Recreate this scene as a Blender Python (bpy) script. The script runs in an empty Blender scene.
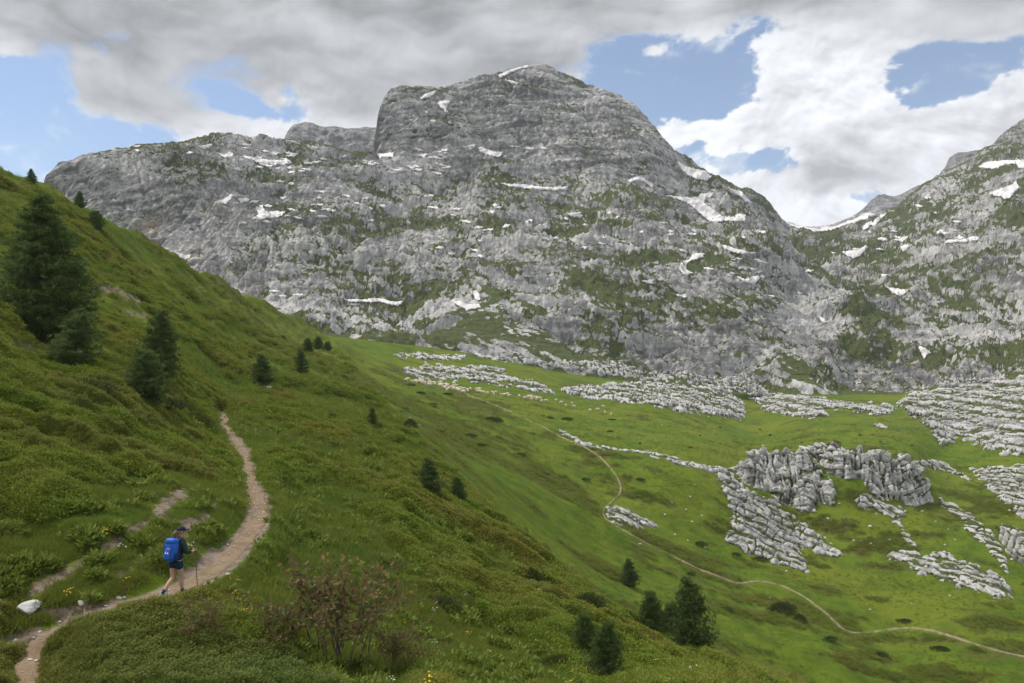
import bpy, math, random
import numpy as np
from mathutils import Vector, Matrix

random.seed(7)
RNG = np.random.default_rng(11)
F = 796.0            # focal length in pixels (28 mm on a 36 mm sensor, 1024 px)
U0, V0 = 512.0, 341.5
scene = bpy.context.scene
COL = scene.collection
R = math.radians

# ------------------------------------------------------------------ noise
_perm = np.random.default_rng(5).permutation(256).astype(np.int32)
_perm = np.concatenate([_perm, _perm])
_g = np.random.default_rng(6).normal(size=(256, 3)).astype(np.float32)
_g /= np.linalg.norm(_g, axis=1)[:, None]

def perlin(x, y, z, seed=0):
    x = np.asarray(x, np.float32) + seed * 17.31
    y = np.asarray(y, np.float32) + seed * 7.77
    z = np.asarray(z, np.float32) - seed * 11.13
    xf = np.floor(x); yf = np.floor(y); zf = np.floor(z)
    xi = xf.astype(np.int32) & 255; yi = yf.astype(np.int32) & 255; zi = zf.astype(np.int32) & 255
    dx = x - xf; dy = y - yf; dz = z - zf
    sx = dx * dx * dx * (dx * (dx * 6 - 15) + 10)
    sy = dy * dy * dy * (dy * (dy * 6 - 15) + 10)
    sz = dz * dz * dz * (dz * (dz * 6 - 15) + 10)
    def corner(i, j, k):
        h = _perm[(_perm[(_perm[(xi + i) & 255] + yi + j) & 255] + zi + k) & 255]
        g = _g[h]
        return g[..., 0] * (dx - i) + g[..., 1] * (dy - j) + g[..., 2] * (dz - k)
    a = corner(0, 0, 0); b = corner(1, 0, 0); a = a + sx * (b - a)
    c = corner(0, 1, 0); d = corner(1, 1, 0); c = c + sx * (d - c)
    e = corner(0, 0, 1); f = corner(1, 0, 1); e = e + sx * (f - e)
    g2 = corner(0, 1, 1); h2 = corner(1, 1, 1); g2 = g2 + sx * (h2 - g2)
    a = a + sy * (c - a); e = e + sy * (g2 - e)
    return (a + sz * (e - a)) * 1.6

def fbm(x, y, z, oct=4, seed=0, gain=0.5):
    s = 0; amp = 1.0; fr = 1.0
    for o in range(oct):
        s = s + amp * perlin(x * fr, y * fr, z * fr, seed + o)
        amp *= gain; fr *= 2.03
    return s

def ridged(x, y, z, oct=4, seed=0, gain=0.5):
    s = 0; amp = 1.0; fr = 1.0
    for o in range(oct):
        s = s + amp * (1 - 2.2 * np.abs(perlin(x * fr, y * fr, z * fr, seed + o)))
        amp *= gain; fr *= 2.03
    return s

def sstep(a, b, x):
    t = np.clip((x - a) / (b - a), 0, 1)
    return t * t * (3 - 2 * t)

def line(pts, u):
    p = np.array(pts, float)
    return [np.interp(u, p[:, 0], p[:, k]) for k in range(1, p.shape[1])]

def gsmooth(a, sig):
    n = int(sig * 3)
    k = np.exp(-0.5 * (np.arange(-n, n + 1) / sig) ** 2); k /= k.sum()
    return np.convolve(np.pad(a, n, mode='edge'), k, mode='valid')

class TPS:
    def __init__(self, xy, val, lam=1e-3):
        self.c = np.array(xy, float); n = len(self.c)
        K = self.k(self.c); K[np.arange(n), np.arange(n)] += lam
        Pm = np.hstack([np.ones((n, 1)), self.c])
        A = np.zeros((n + 3, n + 3)); A[:n, :n] = K; A[:n, n:] = Pm; A[n:, :n] = Pm.T
        self.w = np.linalg.solve(A, np.concatenate([np.array(val, float), np.zeros(3)]))
    def k(self, q):
        r2 = ((q[:, None, :] - self.c[None]) ** 2).sum(2)
        return 0.5 * r2 * np.log(r2 + 1e-12)
    def __call__(self, x, y):
        sh = np.broadcast(x, y).shape
        q = np.stack([np.broadcast_to(x, sh).ravel(), np.broadcast_to(y, sh).ravel()], 1)
        out = np.empty(len(q)); n = len(self.c)
        for i in range(0, len(q), 60000):
            b = q[i:i + 60000]
            out[i:i + 60000] = self.k(b) @ self.w[:n] + self.w[n] + b @ self.w[n + 1:]
        return out.reshape(sh)

# ------------------------------------------------------------------ object helpers
def tag(o, label=None, cat=None, group=None, kind=None):
    if label: o['label'] = label
    if cat: o['category'] = cat
    if group: o['group'] = group
    if kind: o['kind'] = kind
    return o

def link(o, parent=None):
    COL.objects.link(o)
    if parent is not None:
        o.parent = parent
    return o

def mesh_np(name, verts, faces, mat=None, attrs=None, smooth=True):
    """mesh from numpy arrays; faces (n,3) or (n,4), or list of such arrays"""
    me = bpy.data.meshes.new(name)
    if not isinstance(faces, list): faces = [faces]
    faces = [np.asarray(f, np.int32) for f in faces if len(f)]
    nv = len(verts)
    me.vertices.add(nv)
    me.vertices.foreach_set('co', np.asarray(verts, np.float32).ravel())
    nl = sum(f.size for f in faces); nf = sum(len(f) for f in faces)
    me.loops.add(nl); me.polygons.add(nf)
    me.loops.foreach_set('vertex_index', np.concatenate([f.ravel() for f in faces]))
    tot = np.concatenate([np.full(len(f), f.shape[1], np.int32) for f in faces])
    st = np.concatenate([[0], np.cumsum(tot)[:-1]]).astype(np.int32)
    me.polygons.foreach_set('loop_start', st)
    me.polygons.foreach_set('loop_total', tot)
    me.polygons.foreach_set('use_smooth', np.full(nf, smooth, bool))
    for k, a in (attrs or {}).items():
        at = me.attributes.new(k, 'FLOAT', 'POINT')
        at.data.foreach_set('value', np.asarray(a, np.float32).ravel())
    me.update(); me.validate()
    if mat: me.materials.append(mat)
    return me

def mobj(name, me, parent=None):
    return link(bpy.data.objects.new(name, me), parent)

def empty(name, loc, rz=0.0, sc=1.0):
    o = bpy.data.objects.new(name, None)
    o.empty_display_size = 0.3
    o.location = loc; o.rotation_euler = (0, 0, rz); o.scale = (sc, sc, sc)
    return link(o)

def copy_tree(o, parent=None):
    c = o.copy(); COL.objects.link(c)
    if parent is not None:
        c.parent = parent
    for ch in [x for x in bpy.data.objects if x.parent == o]:
        copy_tree(ch, c)
    return c

class MB:
    """collects tubes, loose quads and ellipsoids into one mesh"""
    def __init__(self): self.v = []; self.f3 = []; self.f4 = []; self.n = 0
    def add(self, v, f):
        v = np.asarray(v, float).reshape(-1, 3); f = np.asarray(f, int)
        (self.f3 if f.shape[1] == 3 else self.f4).append(f + self.n)
        self.v.append(v); self.n += len(v)
    def tube(self, pts, rad, seg=6, cap=True):
        pts = np.asarray(pts, float); rad = np.broadcast_to(np.asarray(rad, float), (len(pts),))
        t = np.gradient(pts, axis=0); t /= np.linalg.norm(t, axis=1)[:, None] + 1e-9
        ref = np.array([0, 0, 1.0]) if abs(t[0, 2]) < 0.9 else np.array([1.0, 0, 0])
        rings = []
        for p, tt, r in zip(pts, t, rad):
            a = np.cross(tt, ref); a /= np.linalg.norm(a) + 1e-9; b = np.cross(tt, a)
            an = np.linspace(0, 2 * np.pi, seg, endpoint=False)
            rings.append(p + r * (np.cos(an)[:, None] * a + np.sin(an)[:, None] * b))
        v = np.concatenate(rings); f = []; m = len(pts)
        for i in range(m - 1):
            for k in range(seg):
                f.append([i * seg + k, i * seg + (k + 1) % seg, (i + 1) * seg + (k + 1) % seg, (i + 1) * seg + k])
        n0 = self.n
        if cap: v = np.vstack([v, rings[0].mean(0), rings[-1].mean(0)])
        self.add(v, f)
        if cap:
            c0 = m * seg; l0 = (m - 1) * seg
            ff = [[(k + 1) % seg, k, c0] for k in range(seg)] + [[l0 + k, l0 + (k + 1) % seg, c0 + 1] for k in range(seg)]
            self.f3.append(np.array(ff, int) + n0)
    def blob(self, c, r, seg=12, rings=8, fn=None, rot=None):
        c = np.asarray(c, float); r = np.broadcast_to(np.asarray(r, float), (3,))
        v = []
        for i in range(rings + 1):
            th = np.pi * i / rings
            for k in range(seg):
                ph = 2 * np.pi * k / seg
                v.append([np.sin(th) * np.cos(ph), np.sin(th) * np.sin(ph), np.cos(th)])
        v = np.array(v)
        if fn is not None: v = fn(v)
        v = v * r
        if rot is not None: v = v @ np.array(rot).T
        f = [[i * seg + k, (i + 1) * seg + k, (i + 1) * seg + (k + 1) % seg, i * seg + (k + 1) % seg] for i in range(rings) for k in range(seg)]
        self.add(v + c, f)
    def mesh(self, name, mat, smooth=True, attrs=None):
        fs = []
        if self.f3: fs.append(np.concatenate(self.f3))
        if self.f4: fs.append(np.concatenate(self.f4))
        return mesh_np(name, np.concatenate(self.v), fs, mat, attrs, smooth)
    def build(self, name, mat, parent=None, smooth=True):
        return mobj(name, self.mesh(name, mat, smooth), parent)

# ------------------------------------------------------------------ node helpers
class NT:
    def __init__(self, tree): self.t = tree; self.n = tree.nodes; self.l = tree.links
    def node(self, typ, **kw):
        nd = self.n.new(typ)
        for k, v in kw.items(): setattr(nd, k, v)
        return nd
    def put(self, sock, val):
        if hasattr(val, 'is_linked') or isinstance(val, bpy.types.NodeSocket): self.l.new(val, sock)
        elif val is not None:
            try: sock.default_value = val
            except Exception: sock.default_value = (*val, 1.0)
    def math(self, op, a, b=None, c=None, clamp=False):
        nd = self.node('ShaderNodeMath', operation=op, use_clamp=clamp)
        self.put(nd.inputs[0], a)
        if b is not None: self.put(nd.inputs[1], b)
        if c is not None: self.put(nd.inputs[2], c)
        return nd.outputs[0]
    def add(self, a, b): return self.math('ADD', a, b)
    def sub(self, a, b): return self.math('SUBTRACT', a, b)
    def mul(self, a, b): return self.math('MULTIPLY', a, b)
    def step(self, x, a, b, lo=0.0, hi=1.0):
        nd = self.node('ShaderNodeMapRange', interpolation_type='SMOOTHSTEP', clamp=True)
        self.put(nd.inputs['Value'], x); self.put(nd.inputs['From Min'], a); self.put(nd.inputs['From Max'], b)
        self.put(nd.inputs['To Min'], lo); self.put(nd.inputs['To Max'], hi)
        return nd.outputs[0]
    def noise(self, vec, scale, detail=4, rough=0.55, dist=0.0):
        nd = self.node('ShaderNodeTexNoise')
        self.put(nd.inputs['Vector'], vec); nd.inputs['Scale'].default_value = scale
        nd.inputs['Detail'].default_value = detail; nd.inputs['Roughness'].default_value = rough
        nd.inputs['Distortion'].default_value = dist
        return nd.outputs['Fac']
    def voro(self, vec, scale, feat='F1'):
        nd = self.node('ShaderNodeTexVoronoi', feature=feat)
        self.put(nd.inputs['Vector'], vec); nd.inputs['Scale'].default_value = scale
        return nd.outputs['Distance']
    def mapping(self, vec, scale=(1, 1, 1), rot=(0, 0, 0), loc=(0, 0, 0)):
        nd = self.node('ShaderNodeMapping')
        self.put(nd.inputs['Vector'], vec); nd.inputs['Scale'].default_value = scale
        nd.inputs['Rotation'].default_value = rot; nd.inputs['Location'].default_value = loc
        return nd.outputs[0]
    def mix(self, fac, a, b):
        nd = self.node('ShaderNodeMix', data_type='RGBA')
        self.put(nd.inputs[0], fac)
        for s, v in ((nd.inputs[6], a), (nd.inputs[7], b)):
            if isinstance(v, tuple): v = (*v[:3], 1.0)
            self.put(s, v)
        return nd.outputs[2]
    def mixf(self, fac, a, b):
        nd = self.node('ShaderNodeMix', data_type='FLOAT')
        self.put(nd.inputs[0], fac); self.put(nd.inputs[2], a); self.put(nd.inputs[3], b)
        return nd.outputs[0]
    def attr(self, name, typ='GEOMETRY'):
        nd = self.node('ShaderNodeAttribute', attribute_name=name, attribute_type=typ)
        return nd.outputs['Fac']
    def pos(self): return self.node('ShaderNodeNewGeometry').outputs['Position']
    def objco(self): return self.node('ShaderNodeTexCoord').outputs['Object']

def new_mat(name):
    m = bpy.data.materials.new(name); m.use_nodes = True
    t = NT(m.node_tree); t.n.clear()
    out = t.node('ShaderNodeOutputMaterial'); b = t.node('ShaderNodeBsdfPrincipled')
    t.l.new(b.outputs[0], out.inputs[0])
    b.inputs['Specular IOR Level'].default_value = 0.2
    b.inputs['Roughness'].default_value = 0.9
    return m, t, b

def bump(t, b, h, strength, dist):
    nd = t.node('ShaderNodeBump'); nd.inputs['Strength'].default_value = strength
    nd.inputs['Distance'].default_value = dist
    t.put(nd.inputs['Height'], h); t.l.new(nd.outputs[0], b.inputs['Normal'])

def simple_mat(name, c, rough=0.8, var=0.15, scale=20.0, spec=0.2, metal=0.0):
    m, t, b = new_mat(name)
    n = t.noise(t.objco(), scale, 3)
    d = tuple(x * (1 - var) for x in c); e = tuple(min(1, x * (1 + var)) for x in c)
    t.put(b.inputs['Base Color'], t.mix(n, d, e))
    b.inputs['Roughness'].default_value = rough
    b.inputs['Specular IOR Level'].default_value = spec
    b.inputs['Metallic'].default_value = metal
    return m
# ------------------------------------------------------------------ terrain: one sheet in columns of constant azimuth
_out = 1145 + np.cumsum(np.geomspace(3, 220, 34))
_outl = -125 - np.cumsum(np.geomspace(3, 160, 34))
UC = np.concatenate([_outl[::-1], np.arange(-124, 1144.5, 1.0), _out])
NC = len(UC)
UK = np.clip(UC, -150, 1174)

# hill: visible points (u, v, depth)
H_PTS = [(20,655,18),(100,606,19.3),(175,598,20.5),(230,560,24),(262,515,30),(262,495,33.5),(245,465,42),(235,445,52),(222,415,72),
 (-150,683,16.5),(0,683,16.4),(100,683,15.6),(200,683,15.4),(300,683,16.4),(400,683,18.5),(500,683,20.5),(600,683,24),(700,683,29),(780,683,36),
 (100,640,17.3),(200,640,17.8),(300,640,20.3),(400,640,23),(500,640,27),(600,640,33),(700,652,41),
 (300,600,23.5),(400,600,27.5),(500,600,34),(600,600,46),(300,560,28),(400,550,34),(500,550,46),(512,526,57),
 (300,500,37),(400,500,45),(300,450,55),(400,450,75),(440,460,80),(470,490,70),(300,400,92),(400,420,105),
 (0,560,20.6),(0,500,24),(0,420,31),(0,341,43),(0,290,55),(0,240,76),(0,165,118),
 (100,560,21.2),(100,500,26),(170,540,23.8),(180,470,34),(100,420,38),(100,380,48),(100,340,62),(60,340,60),(100,280,92),(100,217,132),
 (170,400,60),(150,360,66),(200,350,95),(200,300,142),(200,268,172),(150,243,152),(260,300,202),(262,380,100),(300,370,125),(320,332,238),
 (340,346,212),(360,375,152),(-150,500,21),(-150,300,45),(-150,95,120)]
EDGE = [(-1200,95),(-150,95),(0,165),(20,176),(42,187),(70,202),(100,217),(150,243),(200,268),(260,300),(300,321),(320,332),(340,346),(360,375),
 (400,420),(440,460),(470,490),(512,526),(560,567),(600,600),(650,627),(700,652),(780,683),(900,740),(1174,870)]
ve = gsmooth(line(EDGE, UK)[0], 4.0)
ve[(UC < -124) | (UC > 1144)] = line(EDGE, UK)[0][(UC < -124) | (UC > 1144)]
vb0 = np.maximum(692.0, ve + 14)
tpsH = TPS([(p[0] / 100, p[1] / 100) for p in H_PTS] + [(9, 7.45), (9, 7.40), (11.7, 8.74), (11.7, 8.70)],
           [math.log(p[2]) for p in H_PTS] + [math.log(x) for x in (33.4, 34, 29, 30)], 2e-3)
NH = 480
tt = np.linspace(0, 1, NH)[:, None]
VH = vb0[None] * (1 - tt) + ve[None] * tt
DH = np.exp(tpsH(UK[None] / 100 + 0 * VH, VH / 100))
DH = np.maximum.accumulate(DH + np.arange(NH)[:, None] * 1e-4, axis=0)
ZH = -(VH - V0) / F * DH
# foot rows, from under the camera to the first hill row
NN = 14
tn = (np.linspace(0, 1, NN + 1)[:-1])[:, None] ** 1.3
DN = 1.2 * (1 - tn) + DH[:1] * tn
ZN = -1.75 * (1 - tn) + ZH[:1] * tn
# meadow
MS = [(-1200,150,140),(-150,150,140),(0,205,140),(100,255,158),(200,300,200),(260,322,230),(320,345,262),(335,350,235),(345,356,222),(360,380,165),(400,424,118),(440,464,98),
 (470,495,98),(512,532,106),(560,574,104),(600,607,103),(650,633,103),(700,658,104),(780,690,108),(900,746,102),(1174,876,86)]
MB_ = [(-1200,350,420),(-150,350,420),(0,350,420),(200,345,400),(330,336,395),(370,341,400),(420,347,425),(470,354,440),(560,373,455),(640,384,462),(700,390,468),(740,394,470),(800,395,475),
 (900,395,475),(940,386,465),(1024,377,455),(1174,372,450)]
vs, ds = line(MS, UK); vb, db = line(MB_, UK)
vs = gsmooth(vs, 6); ds = gsmooth(ds, 6); vb = gsmooth(vb, 5); db = gsmooth(db, 5)
M_PTS = [(1024,655,130),(940,632,140),(860,632,141),(800,600,152),(740,583,158),(660,550,160),(610,520,165),(600,490,186),(600,455,213),(560,435,238),
 (520,410,272),(470,395,300),(430,382,318),(385,362,335),(500,425,225),(450,420,190),(420,400,212),(380,380,235),(700,500,194),(760,560,176),(700,450,240),(850,565,182),
 (850,520,203),(800,497,215),(800,455,236),(740,470,228),(880,497,214),(900,455,240),(850,430,305),(940,455,290),(850,412,385),(760,422,395),
 (950,560,180),(1000,590,164),(1000,530,203),(1012,482,245),(960,470,268),(1010,440,300),(1010,405,390),(900,405,430),(600,420,285),(680,430,285),(650,402,365),
 (520,530,112),(560,540,130),(640,590,128),(720,620,128),(840,660,122),(1024,700,112)]
su = lambda u: float(np.interp(u, UC, vs)); sb = lambda u: float(np.interp(u, UC, vb))
ctr = [(p[0] / 180, 2.2 * (p[1] - su(p[0])) / (sb(p[0]) - su(p[0]))) for p in M_PTS]
val = [math.log(p[2]) for p in M_PTS]
for u in (-150, 0, 100, 200, 300, 350, 400, 440, 480, 512, 560, 600, 650, 700, 780, 850, 900, 1024, 1174):
    a = np.interp(u, UC, ds); b = np.interp(u, UC, db)
    ctr += [(u / 180, 0.0), (u / 180, 2.2)]; val += [math.log(a), math.log(b)]
    if u < 330: ctr.append((u / 180, 1.1)); val.append(0.5 * math.log(a * b))
tpsM = TPS(ctr, val, 1.5e-3)
NM = 300
tm = np.linspace(0, 1, NM)[:, None]
VM = vs[None] * (1 - tm) + vb[None] * tm
DM = np.exp(tpsM(UK[None] / 180 + 0 * VM, 2.2 * tm + 0 * VM))
DM = np.minimum(np.maximum(DM, ds[None] * 0.97), db[None] - 12 * (1 - tm))
DM = np.maximum.accumulate(DM + np.arange(NM)[:, None] * 2e-3, axis=0)
ZM = -(VM - V0) / F * DM
# bridge, hidden behind the brow of the hill
NB = 26
tb = np.linspace(0, 1, NB + 2)[1:-1][:, None]
DB = DH[-1:] * (1 - tb) + DM[:1] * tb
ZB = ZH[-1:] * (1 - tb) + ZM[:1] * tb - 0.05 * (DM[:1] - DH[-1:]) * np.sin(np.pi * tb)
# mountain
SKY = [(-1200,300),(-150,300),(36,232),(41,196),(45,178),(60,163),(80,159),(100,155),(150,150),(188,146),(198,139),(212,135),(228,135),(250,140),(280,143),(300,144),(340,147),(371,149),
 (375,140),(378,112),(384,95),(392,88),(405,86),(420,87),(440,87),(455,83),(470,79),(490,75),(505,71),(520,67),(535,65.5),(545,66),(560,71),(580,79),(600,88),(622,97),(636,106),(645,114),(656,128),(664,142),(676,152),(690,161),
 (710,172),(730,180),(750,189),(768,203),(780,218),(788,227),(800,230),(830,226),(860,217),(880,213),(896,208),(908,197),(920,184),(935,174),(950,168),(965,163),(978,156),(992,147),(1002,136),(1012,129),(1024,122),(1100,90),(1174,75)]
vk = gsmooth(line(SKY, UK)[0], 1.3)
K_PTS = [(330,331,415),(370,337,420),(420,344,440),(470,351,455),(560,370,470),(640,381,478),(700,387,484),(800,391,490),(900,391,490),(940,382,482),(1024,373,470),(1174,368,465),
 (0,345,430),(-150,345,430),(100,330,500),(200,335,430),
 (45,195,760),(60,165,775),(100,230,715),(100,157,790),(150,250,690),(150,152,800),(200,280,640),(190,150,810),(250,290,590),
 (230,200,760),(240,142,930),(300,300,530),(300,250,660),(300,200,800),(300,160,930),(300,146,1000),(350,250,670),(350,200,850),(350,160,960),(368,150,1010),
 (400,300,555),(400,250,690),(400,200,870),(450,200,890),(500,300,575),(500,250,705),(550,200,900),(600,330,545),(600,300,600),(600,250,725),(650,200,900),(700,340,545),(700,300,620),(700,250,745),(760,250,740),
 (800,350,560),(800,310,640),(860,340,580),
 (390,160,985),(430,160,1000),(480,155,1010),(560,178,975),(640,185,965),(690,205,985),
 (385,95,1045),(440,88,1090),(520,68,1140),(545,67,1140),(600,88,1130),(650,120,1100),(664,143,1080),(400,130,1015),(450,120,1045),(550,120,1065),(620,140,1035),(660,170,1010),
 (690,162,1140),(710,173,1150),(740,186,1170),(780,219,1180),(740,212,1060),(720,230,900),(770,235,1000),
 (795,230,1260),(850,219,1320),(896,209,1300),(820,240,1150),(870,235,1150),(860,255,1000),(850,275,850),(800,262,900),(800,285,740),
 (910,198,1290),(935,175,1270),(965,164,1240),(1000,140,1220),(1024,124,1190),(920,230,1080),(960,240,930),(1010,245,820),(960,200,1100),(1010,180,1050),
 (920,300,720),(900,270,840),(1000,300,660),(880,300,740),(1024,335,545),(940,340,560),(1174,300,640),(1174,200,900),(1174,80,1100)]
tpsK = TPS([(p[0] / 120, p[1] / 60) for p in K_PTS], [math.log(p[2]) for p in K_PTS], 2e-3)
NK = 430
tk = np.linspace(0, 1, NK)[1:, None]
vks = np.where(UC < 36, vk, gsmooth(vk, 38))
VK = vb[None] * (1 - tk) + vks[None] * tk + (vk - vks)[None] * tk ** 6
DK = np.exp(tpsK(UK[None] / 120 + 0 * VK, VK / 60))
w0 = np.clip(1 - tk / 0.05, 0, 1)
DK = np.maximum(DK, DM[-1:] + 1)
DK = DK * (1 - w0) + (DM[-1:] + 1 + 60 * tk) * w0
DK = np.clip(np.maximum.accumulate(DK + np.arange(NK - 1)[:, None] * 0.02, axis=0), None, 1500)
ZK = -(VK - V0) / F * DK
XK = (UC[None] - U0) / F * DK

# --- mountain relief, moved within each column's vertical plane
def grid_normals(X, Y, Z):
    a = np.stack([np.gradient(X, axis=1), np.gradient(Y, axis=1), np.gradient(Z, axis=1)], -1)
    b = np.stack([np.gradient(X, axis=0), np.gradient(Y, axis=0), np.gradient(Z, axis=0)], -1)
    n = np.cross(a, b); n /= np.linalg.norm(n, axis=-1)[..., None] + 1e-9
    return n

def gsmooth2(a, n):
    """box mean over a (2n+1) square"""
    p = np.pad(a, n + 1, mode='edge').cumsum(0).cumsum(1); k = 2 * n + 1
    return (p[k:, k:] - p[:-k, k:] - p[k:, :-k] + p[:-k, :-k])[:a.shape[0], :a.shape[1]] / k ** 2

def blobs(u, v, lst):
    s = 0
    for (a, b, ra, rb, w) in lst:
        s = s + w * np.exp(-((u - a) / ra) ** 2 - ((v - b) / rb) ** 2)
    return s

def in_poly(u, v, poly):
    p = np.array(poly, float); q = np.roll(p, -1, 0)
    ins = np.zeros(np.shape(u), bool)
    for (x1, y1), (x2, y2) in zip(p, q):
        c = ((y1 > v) != (y2 > v)) & (u < (x2 - x1) * (v - y1) / (y2 - y1 + 1e-12) + x1)
        ins ^= c
    return ins

def poly_sd(u, v, poly, closed=True):
    """distance to the outline in pixels, positive inside"""
    p = np.array(poly, float); q = np.roll(p, -1, 0)
    if not closed: p, q = p[:-1], q[:-1]
    best = np.full(np.shape(u), 1e9)
    for a, b in zip(p, q):
        d = b - a; L = d @ d + 1e-12
        t = np.clip(((u - a[0]) * d[0] + (v - a[1]) * d[1]) / L, 0, 1)
        best = np.minimum(best, np.hypot(u - a[0] - t * d[0], v - a[1] - t * d[1]))
    if not closed: return -best
    return np.where(in_poly(u, v, poly), best, -best)

DOME = [(371,152),(374,80),(540,50),(660,100),(684,160),(690,190),(700,206),(672,200),(640,184),(600,186),(560,180),(520,162),(480,150),(440,158),(400,160)]
LCLIFF = [(38,240),(40,160),(110,170),(180,190),(215,235),(230,300),(150,300)]
UG = UC[None] + 0 * VK
cliff = np.maximum(sstep(-6, 8, poly_sd(UG, VK, DOME)), 0.8 * sstep(-8, 10, poly_sd(UG, VK, LCLIFF)))
nK = grid_normals(XK, DK, ZK)
nK = np.where((nK[..., 1:2] > 0.3), -nK, nK)
x, y, z = XK, DK, ZK
wx = 12 * fbm(x / 70, y / 70, z / 70, 2, 3); wz = 9 * fbm(x / 85, y / 85, z / 85, 2, 4)
big = ridged((x + 2 * wx) / 150 + 3, (y + wx) / 150, (z + 2 * wz) / 120, 3, 10)
med = ridged((x + wx) / 46, (y + wx) / 46, (z + wz) / 16, 3, 20, 0.4)
bed = z + 0.20 * x - 0.10 * y + 2.2 * wz
bed2 = np.where(cliff > 0.5, z + 0.00050 * (x - 40) ** 2 + 1.2 * wz, bed)
def terrace(w, lam, sharp=0.3):
    t = w / lam; fr = t - np.floor(t)
    return sstep(0.0, sharp, fr) - fr
tmod = sstep(-0.35, 0.45, fbm(x / 70, y / 70, z / 30, 3, 32))
t1 = terrace(bed2 + 4 * perlin(x / 45, y / 45, z / 45, 30), 23.0, 0.3)
t2 = terrace(bed2 + 4 * fbm(x / 30, y / 30, z / 30, 2, 31), 8.7, 0.3)
flute = ridged(x / 9, y / 9, z / 40, 3, 40)
joint = np.clip(1 - 5.0 * np.abs(perlin((x + 0.9 * z + wx) / 26, (y + wx) / 45, (z - 0.3 * x) / 45, 41)), 0, 1)
fine = fbm(x / 6, y / 6, bed2 / 2.6, 4, 50, 0.68)
grike = np.clip(1 - 3.0 * np.abs(perlin((x + wz) / 11, (y + wx) / 11, (bed2) / 4.2, 60)), 0, 1)
slab = perlin((x + wx) / 16, (y + wx) / 16, bed2 / 5.5, 62)
off = (14 * (big - 0.6) * (1 - 0.65 * cliff) + 2.4 * (med - 0.5) * (1 - 0.5 * cliff) + 9.0 * t1 * tmod * (1 - 0.45 * cliff) + 5.5 * t2 * (0.35 + 0.65 * tmod) * (1 - 0.3 * cliff)
       + 1.3 * (flute - 0.4) * (1.15 - tmod * 0.6) * (0.8 + 0.9 * cliff) + 2.1 * fine * (1 - 0.3 * cliff) - 1.3 * grike * (1 - 0.45 * cliff) - 4.0 * joint * (0.7 + 0.5 * cliff) + 1.0 * slab * (1 - 0.4 * cliff))
off += cliff * 7.0 * fbm(x / 48, y / 48, z / 90, 3, 70)
fade = sstep(0, 0.05, tk) * (0.45 + 0.55 * sstep(1.0, 0.93, tk))
off = np.minimum(off * fade, 1.5 + tk * 110)
# the view-plane part of the normal keeps every vertex in its column
rx = UC[None] * 0 + (UC[None] - U0) / F
rl = np.sqrt(1 + rx ** 2)
nr = (nK[..., 0] * rx + nK[..., 1]) / rl
nz = nK[..., 2]
nl = np.sqrt(nr ** 2 + nz ** 2) + 1e-6
DK2 = DK + off * (nr / nl) / rl
ZK2 = ZK + off * (nz / nl)
XK2 = (UC[None] - U0) / F * DK2
n2 = grid_normals(XK2, DK2, ZK2)
n2 = np.where((n2[..., 1:2] > 0.5), -n2, n2)
slope = np.abs(n2[..., 2])
MG = [(170,170,40,18,.25),(150,190,30,14,.2),(130,165,25,8,.25),(330,250,60,30,.1),(600,290,70,24,.14),(640,320,60,25,.18),(560,350,40,18,.25),(700,330,50,25,.15),(655,200,30,10,.45),(700,195,16,18,.5),(740,200,24,20,.5),
 (690,165,10,8,.4),(720,178,20,6,.5),(870,345,24,10,.15),(880,300,26,14,.2),(850,330,14,18,.10),(920,210,26,26,.4),(1010,225,26,18,.45),(960,300,30,14,.25),(890,250,24,16,.3),(960,180,30,10,.3),(820,245,40,10,.2),(680,380,70,8,.3),(800,375,60,12,.25),
 (560,75,40,10,.3),(540,84,30,6,.35),(420,110,10,30,.15),(500,110,40,5,.2),(620,210,50,14,.14),(740,280,60,30,.1),
 (330,320,70,22,-.25),(450,330,60,18,-.2),(450,250,90,20,-.08),(960,330,60,20,-.06),(820,310,30,20,-.25)]
gb = blobs(UG, VK, MG)
gn = fbm(XK2 / 60, DK2 / 60, ZK2 / 40, 4, 80)
bd2 = np.where(cliff > 0.5, ZK2 + 0.00050 * (XK2 - 40) ** 2 + 1.2 * wz, ZK2 + 0.22 * XK2 - 0.10 * DK2 + 1.6 * wz)
gn2 = fbm(XK2 / 14, DK2 / 14, bd2 / 4, 4, 90, 0.7)
gn3 = fbm(XK2 / 5, DK2 / 5, ZK2 / 3, 2, 95)
lowl = gsmooth2(off, 9)
bedn = perlin(XK2 / 60, DK2 / 60, bd2 / 6.5, 97)
gK = (slope - 0.62) * 1.1 + 0.66 * gn + 0.42 * gn2 + 0.28 * gn3 + gb - 0.04 * np.clip(off - lowl, -4, 4) - 0.36 * cliff + 0.15 + 0.30 * cliff * np.clip(bedn - 0.15, 0, 1) * 2 + 0.18 * bedn
gK = sstep(-0.25, 0.50, gK)
spk = fbm(XK2 / 3.6, DK2 / 3.6, bd2 / 1.8, 3, 118, 0.7)
toneK = (0.60 + 0.36 * fbm(XK2 / 90, DK2 / 90, ZK2 / 60, 3, 100) + 0.30 * fbm(XK2 / 9, DK2 / 9, ZK2 / 4, 3, 110) + 0.42 * spk + (0.24 + 0.30 * cliff) * perlin(XK2 / 70, DK2 / 70, bd2 / 7, 115) + (0.20 + 0.2 * cliff) * perlin(XK2 / 50, DK2 / 50, bd2 / 2.6, 116)
         + 0.5 * blobs(UG, VK, [(330,320,90,25,.6),(450,330,60,18,.4),(970,330,60,25,.3),(820,310,30,20,.4)]) - 0.10 * cliff)
stainK = blobs(UG, VK, [(150,232,14,8,.8),(190,262,20,10,.4)])

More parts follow.
